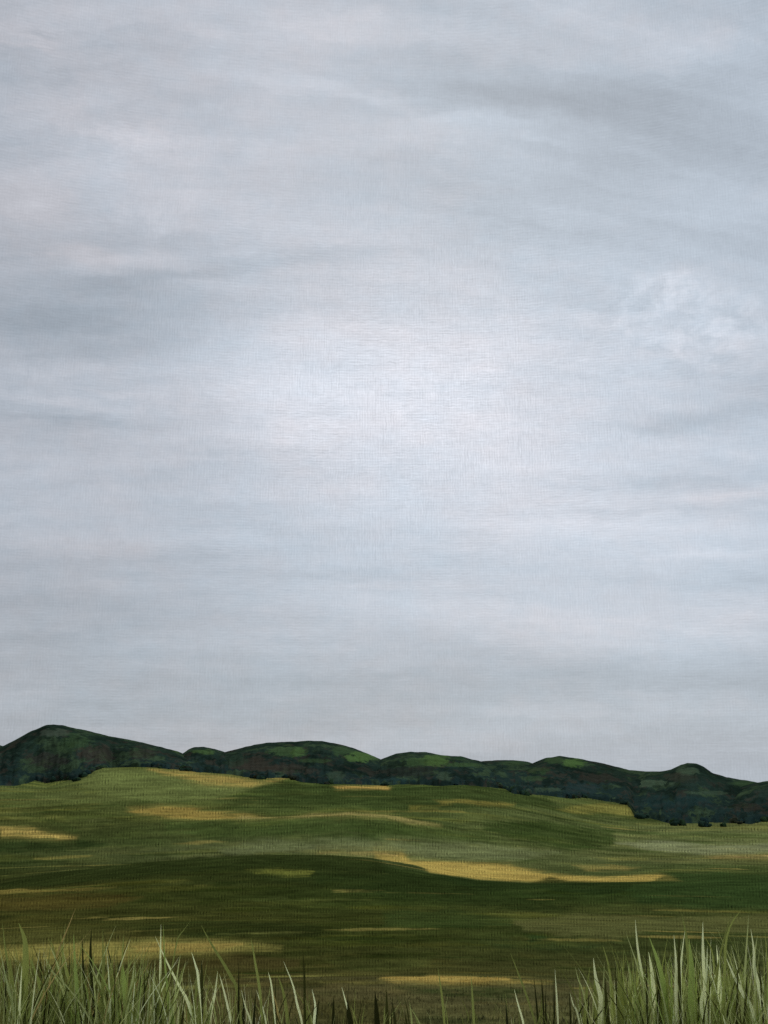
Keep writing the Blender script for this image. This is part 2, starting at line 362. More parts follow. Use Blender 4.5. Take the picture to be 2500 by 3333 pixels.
m_land = land_material('sward', [(.02, .05, .15), (1.2, 2.2, .2), (9, 14, .25)], (.3, .2),
                       strokes=[(.35, 20, .46, 4), (1.4, 70, .30, 3), (9, 22, .34, 1)])
tag(link('meadow', gme, m_land), kind='structure')

# ---------------------------------------------------------------- dark hills closing the plain
FOOT = [
 (-20.83, 720),
 (-19.38, 705),
 (-18.75, 696),
 (-18.11, 702),
 (-17.59, 781),
 (-17.17, 894),
 (-16.09, 836),
 (-15.22, 733),
 (-15.07, 773),
 (-14.8, 768),
 (-14.48, 811),
 (-14.16, 833),
 (-13.61, 1000),
 (-12.27, 846),
 (-11.14, 807),
 (-10.0, 793),
 (-9.42, 776),
 (-7.69, 757),
 (-6.53, 732),
 (-5.72, 742),
 (-4.91, 761),
 (-4.2, 707),
 (-3.03, 690),
 (0.0, 769),
 (1.17, 753),
 (2.93, 676),
 (3.86, 693),
 (5.03, 701),
 (6.07, 715),
 (6.53, 663),
 (7.56, 714),
 (8.82, 747),
 (10.18, 826),
 (11.53, 807),
 (12.08, 786),
 (12.29, 707),
 (12.44, 628),
 (13.16, 623),
 (14.14, 583),
 (14.9, 586),
 (15.44, 593),
 (16.2, 591),
 (17.16, 600),
 (17.79, 589),
 (18.63, 631),
 (20.09, 637),
 (22.12, 658)]
def foot(az):
    az = np.asarray(az, float)
    return np.interp(az, [p[0] for p in FOOT], [p[1] for p in FOOT]) + 14 * fbm(az * 1.3, az * 0 + 4.4, 71, 4, .6)
HILLS = [
 (1380, [(-34.49, -29.9), (-32.16, -5.1), (-30.06, 8.7), (-28.27, 11.8), (-26.38, 5.0), (-23.91, -10.6), (-22.64, -33.5)], []),
 (1180, [(20.62, -55.2), (22.73, -33.0), (25.21, -23.4), (27.55, -25.1), (29.76, -33.1), (31.82, -50.1)], []),
 (1420, [(-24.41, -34.0), (-22.94, -3.1), (-21.97, 6.9), (-20.97, 11.5), (-19.84, 16.2), (-18.89, 15.2), (-18.24, 10.3), (-17.11, -11.4), (-16.4, -35.9)], []),
 (1250, [(-20.61, -30.8), (-19.78, -2.8), (-19.08, 8.6), (-18.88, 11.2), (-18.26, 17.5), (-17.44, 28.4), (-16.97, 33.1), (-16.81, 34.1), (-16.43, 34.9), (-16.04, 34.5), (-15.26, 30.4), (-14.36, 25.7), (-13.23, 20.4), (-12.33, 17.0), (-11.41, 12.8), (-10.49, 7.7), (-9.8, 2.0), (-9.09, -7.9), (-8.5, -20.3)], [(-15.23, -0.0142, 0.68, 0.0068, (52, 70, 42), 0.5), (-14.2, -0.0035, 0.91, 0.0078, (50, 46, 38), 0.7), (-16.7, 0.0023, 1.0, 0.0077, (50, 46, 38), 0.5), (-12.07, -0.0036, 0.69, 0.0049, (50, 46, 38), 0.5), (-16.46, -0.0209, 0.67, 0.0042, (66, 74, 60), 0.55), (-10.38, -0.0059, 0.4, 0.0016, (66, 88, 46), 0.7), (-15.87, -0.0093, 0.46, 0.0077, (52, 70, 42), 0.4)]),
 (1500, [(-11.25, -12.4), (-10.71, 0.9), (-10.14, 6.0), (-9.87, 11.3), (-9.64, 13.4), (-9.12, 14.3), (-8.54, 11.4), (-8.08, 7.8), (-7.61, 2.4), (-7.01, -12.5)], [(-9.11, -0.0052, 0.58, 0.0024, (66, 88, 46), 0.55)]),
 (1360, [(-10.1, -21.9), (-9.55, -7.2), (-8.88, 0.8), (-8.19, 5.7), (-7.73, 9.0), (-7.15, 12.0), (-6.58, 15.2), (-6.0, 18.0), (-4.82, 19.1), (-3.88, 20.0), (-3.18, 20.0), (-2.47, 17.0), (-1.64, 12.3), (-0.81, 4.9), (-0.22, -1.3), (0.72, -11.4), (1.42, -25.0)], [(-4.93, -0.006, 0.88, 0.0048, (52, 70, 42), 0.8), (-4.4, -0.0046, 0.31, 0.0036, (66, 88, 46), 0.5), (-1.28, -0.0006, 0.88, 0.0048, (66, 88, 46), 0.85), (-2.11, -0.006, 0.53, 0.0044, (52, 70, 42), 0.6), (-6.55, 0.0064, 1.05, 0.006, (50, 46, 38), 0.75), (-4.8, 0.0094, 1.06, 0.0044, (50, 46, 38), 0.7), (-3.52, 0.0024, 0.71, 0.002, (52, 70, 42), 0.6), (-2.45, 0.0154, 0.47, 0.005, (58, 72, 54), 0.5), (-7.72, 0.0024, 0.7, 0.005, (40, 54, 40), 0.6)]),
 (1290, [(-2.1, -28.8), (-1.16, -12.1), (-0.46, -4.4), (0.0, -0.2), (0.59, 4.4), (1.42, 7.0), (2.12, 6.8), (2.83, 3.6), (3.42, 1.6), (3.89, 2.3), (4.35, -0.8), (4.93, -4.1), (5.86, -10.8), (6.54, -26.1)], [(2.53, 0.002, 0.76, 0.0048, (66, 88, 46), 0.85), (1.41, 0.004, 0.65, 0.0036, (52, 70, 42), 0.8), (4.0, 0.006, 0.93, 0.0018, (52, 70, 42), 0.8), (3.88, 0.0004, 0.29, 0.0016, (36, 56, 36), 0.7), (1.41, 0.0124, 1.41, 0.005, (40, 44, 36), 0.6), (3.05, 0.016, 0.35, 0.0044, (58, 72, 54), 0.6), (0.7, 0.0194, 0.94, 0.0028, (34, 54, 50), 0.5)]),
 (1470, [(3.87, -21.1), (4.46, -8.8), (4.93, -4.7), (5.87, -2.9), (6.57, -2.6), (7.26, -5.0), (7.72, -8.7), (8.63, -20.9)], [(6.56, 0.0048, 0.69, 0.002, (52, 70, 42), 0.4)]),
 (1320, [(5.61, -29.4), (6.55, -14.9), (7.26, -8.4), (7.61, -5.2), (8.19, 0.0), (8.89, 2.1), (9.58, 0.3), (10.37, -3.9), (11.05, -6.2), (11.61, -9.6), (12.27, -13.4), (13.05, -15.2), (14.16, -14.8), (14.93, -15.8), (16.19, -33.4)], [(9.62, 0.0043, 0.54, 0.0047, (66, 88, 46), 0.85), (8.59, 0.002, 0.45, 0.0032, (52, 70, 42), 0.7), (7.71, 0.0113, 0.57, 0.0031, (52, 70, 42), 0.5), (7.47, 0.0178, 0.69, 0.0023, (52, 70, 42), 0.45), (8.03, 0.0271, 0.91, 0.0019, (58, 72, 54), 0.6), (10.79, 0.0171, 0.78, 0.0042, (50, 46, 38), 0.6), (9.97, 0.0259, 1.01, 0.0042, (36, 50, 48), 0.6)]),
 (1120, [(11.33, -31.1), (12.25, -21.2), (13.05, -14.0), (13.83, -12.4), (14.28, -10.9), (14.73, -6.9), (15.07, -5.0), (15.5, -5.4), (15.82, -8.0), (16.24, -13.8), (16.87, -17.8), (17.51, -20.7), (18.14, -22.1), (18.97, -25.8), (20.18, -33.9)], [(15.05, 0.0104, 0.53, 0.0042, (58, 72, 54), 0.8), (14.7, 0.0168, 0.75, 0.0042, (48, 50, 40), 0.6), (13.36, 0.0218, 1.2, 0.003, (58, 72, 54), 0.75), (15.96, 0.0291, 0.96, 0.0017, (58, 72, 54), 0.6), (17.71, 0.0213, 0.63, 0.0022, (52, 70, 42), 0.55), (15.56, 0.0215, 0.64, 0.0041, (38, 52, 44), 0.5), (14.3, 0.037, 1.61, 0.0054, (30, 48, 46), 0.6)]),
 (940, [(16.23, -41.6), (16.82, -29.0), (17.49, -22.2), (18.14, -19.4), (18.56, -18.3), (19.41, -17.4), (20.44, -19.0), (21.72, -26.5), (22.95, -39.9)], [(17.63, 0.0402, 0.72, 0.0036, (50, 46, 38), 0.6), (18.53, 0.0287, 0.4, 0.0037, (40, 52, 44), 0.5)])]
KH = .50
m_hill = land_material('heath', [(.006, .006, .45), (.03, .03, .5), (.15, .15, .45)], (.5, 3.0))
hill_samples = []
for hi, (D, crest, marks) in enumerate(HILLS):
    ca = [p[0] for p in crest]; cz = [p[1] for p in crest]
    az = np.arange(ca[0], ca[-1], .045)
    # smooth crest
    zc = np.interp(az, ca, cz)
    kk = np.exp(-np.linspace(-2, 2, 5) ** 2); kk /= kk.sum()
    zc = np.convolve(np.pad(zc, 2, mode='edge'), kk, mode='valid')
    zc = zc + .8 * fbm(az * 1.8, az * 0 + hi * 7.7, 31, 3)
    q = np.concatenate([np.linspace(-.03, 1, 110), np.linspace(1.03, 2, 22)])
    Q, A = np.meshgrid(q, az, indexing='ij')
    ft = np.minimum(foot(A), D - 120)
    d = np.where(Q <= 1, ft + (D - ft) * Q, D + (Q - 1) * 330)
    zf = ground(A, ft) - .6
    zb = ground(A, D + 330) - 3
    h = .5 * np.clip(Q, -1, 1) + .5 * (.5 - .5 * np.cos(np.pi * np.clip(Q, 0, 1)))
    hb = .5 + .5 * np.cos(np.pi * np.clip(Q - 1, 0, 1))
    Zc = np.broadcast_to(zc[None, :], Q.shape)
    front = zf + (np.maximum(Zc, zf - 4) - zf) * h
    back = zb + (Zc - zb) * hb
    z = np.where(Q <= 1, front, back)
    x, y = polar(A, d)
    rel = np.clip(Q * (1 - Q) * 4, 0, 1)
    z = z + rel * (3.0 * fbm(x / 70, y / 110, 41 + hi, 4) + .8 * fbm(A * 2.4, Q * 12, 43 + hi, 4, .7) - 1.0)
    z = z + sstep(-.004, .03, Q) * (1 - sstep(.5, .9, Q)) * (3.0 + 1.6 * fbm(A * 5.5, Q * 3, 47 + hi, 3, .6))   # thicket edge
    # colour: dark heath and scrub with paler turf on the shoulders
    n1 = fbm(A * .8, Q * 4, 51 + hi, 4); n2 = fbm(A * 1.7, Q * 11, 57 + hi, 4, .65); n3 = fbm(A * 4.5, Q * 30, 59 + hi, 3, .7)
    base = lin((31, 44, 35))[None, :] * np.ones((z.size, 3))
    low = np.clip(1 - Q.ravel() * 1.5, 0, 1)[:, None]
    c2 = lin((52, 66, 44)); c3 = lin((28, 43, 44)); c4 = lin((48, 44, 36)); c5 = lin((18, 28, 22))
    n1, n2, n3 = n1.ravel(), n2.ravel(), n3.ravel()
    base = base * (1 - .6 * low) + c3[None, :] * .6 * low
    for cc, f, lo, hi_, al in ((c2, n1 + n2 + .5 * n3, .12, .5, .7), (c5, n2 - n1 + .5 * n3, .12, .45, .75), (c4, -n2 - .6 * n1 + .5 * n3, .2, .5, .6)):
        k = (al * sstep(lo, hi_, f))[:, None]
        base = base * (1 - k) + cc[None, :] * k
    base = base * (1 + .30 * n3)[:, None]
    t = (-z / d).ravel(); av = A.ravel()
    for ma, mt, ra, rt, mc, al in marks:
        e = ((av - ma) / ra) ** 2 + ((t - mt) / rt) ** 2
        kk = (al * (1 - sstep(.55, 1.25, e + 1.2 * n2 + 1.0 * n3)))[:, None]
        kk = np.clip(kk, 0, 1)
        base = base * (1 - kk) + lin(mc)[None, :] * kk
    v = np.stack([x.ravel(), y.ravel(), z.ravel()], -1)
    me = mesh_np('hill', v, grid_faces(len(q), len(az)), np.clip(base / KH, .003, .5))
    tag(link('hill', me, m_hill), kind='structure')
    hill_samples.append((v.reshape(len(q), len(az), 3), q, np.clip(base / KH, .003, .5).reshape(len(q), len(az), 3)))

# ---------------------------------------------------------------- scrub and bushes on the hills
bm = bmesh.new(); bmesh.ops.create_icosphere(bm, subdivisions=2, radius=1.0)
ICO_V = np.array([v.co[:] for v in bm.verts]); ICO_F = np.array([[v.index for v in f.verts] for f in bm.faces]); bm.free()

def bush_shape(r, seed, squash=.75):
    """a leafy clump: lobed, ragged, broken into many small facets"""
    g = np.random.default_rng(seed)
    lob = g.normal(size=(7, 3)); lob /= np.linalg.norm(lob, axis=1)[:, None]
    dots = np.max(ICO_V @ lob.T, axis=1)
    rad = r * (.55 + .5 * np.clip(dots, 0, 1) ** 2) * (1 + .16 * g.normal(size=len(ICO_V)))
    v = ICO_V * rad[:, None]; v[:, 2] *= squash
    return v

VV = []; FF = []; CC = []; off = 0
def add_clump(p, r, seed, col):
    global off
    v = bush_shape(r, seed) + np.array(p)[None, :]
    VV.append(v); FF.append(ICO_F + off); off += len(v)
    g = np.random.default_rng(seed + 1)
    CC.append(np.clip(np.asarray(col)[None, :] * (1 + .28 * g.normal(size=(len(v), 1))), .004, .3))

dark = [lin((36, 52, 42)) / KH, lin((42, 58, 38)) / KH, lin((32, 48, 46)) / KH, lin((46, 50, 38)) / KH]
sd = 100
# along the foot of the hills
for a in np.arange(-26, 26, .10):
    for rep in range(1):
        if vnoise(a * 1.7, 3.3, 81) < .28: continue
        a1 = a + rng.uniform(-.09, .09)
        d = float(foot(a1)) + rng.uniform(-6, 26) + rep * 14
        if d > 985: continue
        x, y = polar(a1, d); r = rng.uniform(1.0, 3.0) * (.6 + d / 1600)
        add_clump((x, y, float(ground(a1, d)) + r * .35), r, sd, dark[rng.integers(4)]); sd += 2
m_scrub = leaf_material('scrub_leaves', None, .3, .08, 0.0)
sme = mesh_np('scrub', np.concatenate(VV), np.concatenate(FF), np.concatenate(CC), smooth=True)
tag(link('scrub', sme, m_scrub), 'dark low scrub covering the foot and slopes of the hills', 'scrub', kind='stuff')

BUSHES = [
 (-6.16, 719, 5.5),
 (-15.22, 726, 7.0),
 (14.46, 550, 7.5),
 (15.75, 539, 6.0),
 (16.53, 547, 4.5),
 (17.47, 585, 6.5),
 (0.05, 747, 6.0)]
BUSH_LABELS = [
    'dark bush jutting into the straw strip below the second large hill',
    'dark bush at the lower right corner of the wooded foot of the tallest left hill',
    'largest dark bush standing out on the field edge under the pointed right hill',
    'middle dark bush on the field edge between two others under the pointed right hill',
    'smallest dark bush of those on the field edge under the pointed right hill',
    'dark bush nearest the right edge of the picture on the far field edge',
    'dark bush at the right end of a short yellow strip mid way along the hills']
for (a, d, s), lb in zip(BUSHES, BUSH_LABELS):
    x, y = polar(a, d + 13)
    vs = []; fs = []; cs = []; o0 = 0
    for k in range(5):
        r = s * .26 * rng.uniform(.8, 1.25)
        v = bush_shape(r, sd, .85) + np.array([rng.uniform(-.38, .38) * s, rng.uniform(-.3, .3) * s, r * rng.uniform(.15, .9)])
        vs.append(v); fs.append(ICO_F + o0); o0 += len(v); sd += 2
        cs.append(np.clip(dark[rng.integers(3)][None, :] * (1 + .28 * rng.normal(size=(len(v), 1))), .004, .3))
    me = mesh_np('bush', np.concatenate(vs), np.concatenate(fs), np.concatenate(cs), smooth=True)
    o = tag(link('bush', me, m_scrub), lb, 'bush', 'bushes along the foot of the hills')
    o.location = (float(x), float(y), float(ground(a, d + 13)) - .15)

# ---------------------------------------------------------------- short grass of the near meadow
def short_grass(n, d0, d1, h0, h1, seed):
    g = np.random.default_rng(seed)
    az = g.uniform(-27, 27, n); d = np.exp(g.uniform(math.log(d0), math.log(d1), n))
    cl = fbm(az * 1.4, np.log(d) * 12, 77, 3)
    keep = g.random(n) < .55 + .5 * cl
    az, d, cl = az[keep], d[keep], cl[keep]; n = len(az)
    x, y = polar(az, d); z = ground(az, d) - .004 * d
    k = np.clip((d - d0) / (d1 - d0), 0, 1)
    h = (h0 + (h1 - h0) * k) * g.uniform(.45, 1.25, n)
    w = .0016 * d ** .75 * g.uniform(.6, 1.4, n)
    ya = g.uniform(-.8, .8, n); wx, wy = np.cos(ya) * w, np.sin(ya) * w
    lx = g.normal(0, .33, n) * h; ly = g.normal(0, .33, n) * h
    b = np.stack([x, y, z], -1); W = np.stack([wx, wy, 0 * wx], -1)
    m = b + np.stack([lx * .35, ly * .35, h * .55], -1); t = b + np.stack([lx, ly, h], -1)
    V = np.stack([b - W, b + W, m - W * .8, m + W * .8, t], 1).reshape(-1, 3)
    i = np.arange(n)[:, None] * 5
    F = np.concatenate([i + np.array([[0, 1, 3]]), i + np.array([[0, 3, 2]]), i + np.array([[2, 3, 4]])])
    c = land_colour(az, d) * (1.12 + .14 * g.normal(size=(n, 1)))
    c = np.clip(c, .004, .7)
    return V, F, np.repeat(c, 5, 0)
V1, F1, C1 = short_grass(130000, 3.2, 70, .03, .12, 5)
def tall_stems(n, az0, az1, fall, hmax, seed):
    g = np.random.default_rng(seed)
    az = az0 + (az1 - az0) * g.random(n) ** fall; d = g.uniform(3.9, 5.6, n)
    x, y = polar(az, d); z = ground(az, d) - .01
    edge = 1 - np.abs(az - az0) / abs(az1 - az0)
    h = hmax * (.35 + .65 * edge ** .6) * g.uniform(.45, 1.0, n)
    w = g.uniform(.0007, .0022, n); ya = g.uniform(-.9, .9, n)
    lx = g.normal(0, .26, n) * h; ly = g.normal(0, .2, n) * h
    V = []
    ss = (0, .3, .6, .85, 1)
    for s in ss:
        c = np.stack([x + lx * s ** 1.8, y + ly * s ** 1.8, z + h * s], -1)
        ww = w * (1.0, 1.0, .8, .45, .06)[ss.index(s)]
        o = np.stack([np.cos(ya) * ww, np.sin(ya) * ww, 0 * ww], -1)
        V += [c - o, c + o]
    V = np.stack(V, 1).reshape(-1, 3)
    i = np.arange(n)[:, None] * 10
    F = np.concatenate([i + np.array([[2 * k, 2 * k + 1, 2 * k + 3]]) for k in range(4)] + [i + np.array([[2 * k, 2 * k + 3, 2 * k + 2]]) for k in range(4)])
    pal = np.array([lin(c) for c in ((124, 131, 80), (150, 156, 108), (106, 114, 60), (88, 94, 46), (60, 62, 28), (136, 140, 92))]) / KG * 1.45
    c = pal[g.integers(0, 6, n)] * (1 + .15 * g.normal(size=(n, 1)))
    return V, F, np.repeat(np.clip(c, .01, .7), 10, 0)
for args in ((700, -21.5, -5.5, 1.25, .48, 91), (800, 21.5, 9.5, 1.0, .52, 92), (50, -8, 12, 1.0, .22, 93)):
    v_, f_, c_ = tall_stems(*args)
    F1 = np.concatenate([F1, f_ + len(V1)]); V1 = np.concatenate([V1, v_]); C1 = np.concatenate([C1, c_])
m_short = leaf_material('short_grass', None, .15, .5)
sg = mesh_np('grass', V1, F1, C1, smooth=False)
tag(link('grass', sg, m_short), 'short olive grass and fine loose stems covering the near slope of the meadow', 'grass', kind='stuff')

# ---------------------------------------------------------------- tall foreground tufts, blade by blade
KB = .62
BLADE = {'pale': (180, 184, 142), 'sage': (138, 144, 94), 'green': (116, 130, 68), 'mid': (106, 112, 58),
         'dark': (42, 44, 18), 'straw': (134, 118, 72), 'olive': (82, 86, 42), 'deep': (58, 60, 26),
         'haze': (98, 104, 54), 'sage2': (124, 131, 78)}
PART = {'pale': 'pale_blade', 'sage': 'pale_blade', 'green': 'leaf_blade', 'mid': 'leaf_blade', 'olive': 'leaf_blade', 'haze': 'leaf_blade', 'sage2': 'pale_blade',
        'deep': 'leaf_blade', 'dark': 'withered_blade', 'straw': 'withered_blade'}
BM = {k: leaf_material('blade_' + k, tuple(float(q) for q in lin(c) / KB * (1.0 if k in ('dark', 'deep') else 1.58)), .16, .3) for k, c in BLADE.items()}

def smooth_line(pts, n):
    P = [np.array(p, float) for p in pts]
    P = [2 * P[0] - P[1]] + P + [2 * P[-1] - P[-2]]
    out = []
    segs = len(P) - 3
    for s in np.linspace(0, segs - 1e-6, n):
        i = int(s); t = s - i
        a, b, c, e = P[i], P[i + 1], P[i + 2], P[i + 3]
        out.append(.5 * (2 * b + (c - a) * t + (2 * a - 5 * b + 4 * c - e) * t * t + (3 * b - a - 3 * c + e) * t ** 3))
    return np.array(out)

def blade_mesh(line, w, yaw, fold=.35):
    """line: tip first, (n,3) in local space; w half width"""
    n = len(line)
    s = np.linspace(0, 1, n)
    prof = np.clip(np.sin(np.clip(s * 1.15 + .02, 0, 1) * math.pi * .62) ** .9, .03, 1) * (1 - .5 * sstep(.6, 1, s))
    tan = np.gradient(line, axis=0)
    tan /= np.linalg.norm(tan, axis=1)[:, None] + 1e-9
    side = np.stack([tan[:, 2], 0 * s, -tan[:, 0]], -1)
    tw = yaw * (1 - .6 * s)
    nrm = np.cross(tan, side)
    S = side * np.cos(tw)[:, None] + nrm * np.sin(tw)[:, None]
    N = np.cross(tan, S)
    W = (w * prof)[:, None]
    L = line - S * W; R = line + S * W; M = line + N * W * fold
    v = np.stack([L, M, R], 1).reshape(-1, 3)
    f = []
    for i in range(n - 1):
        a = 3 * i
        f += [(a, a + 1, a + 4, a + 3), (a + 1, a + 2, a + 5, a + 4)]
    return mesh_np('blade', v, np.array(f))

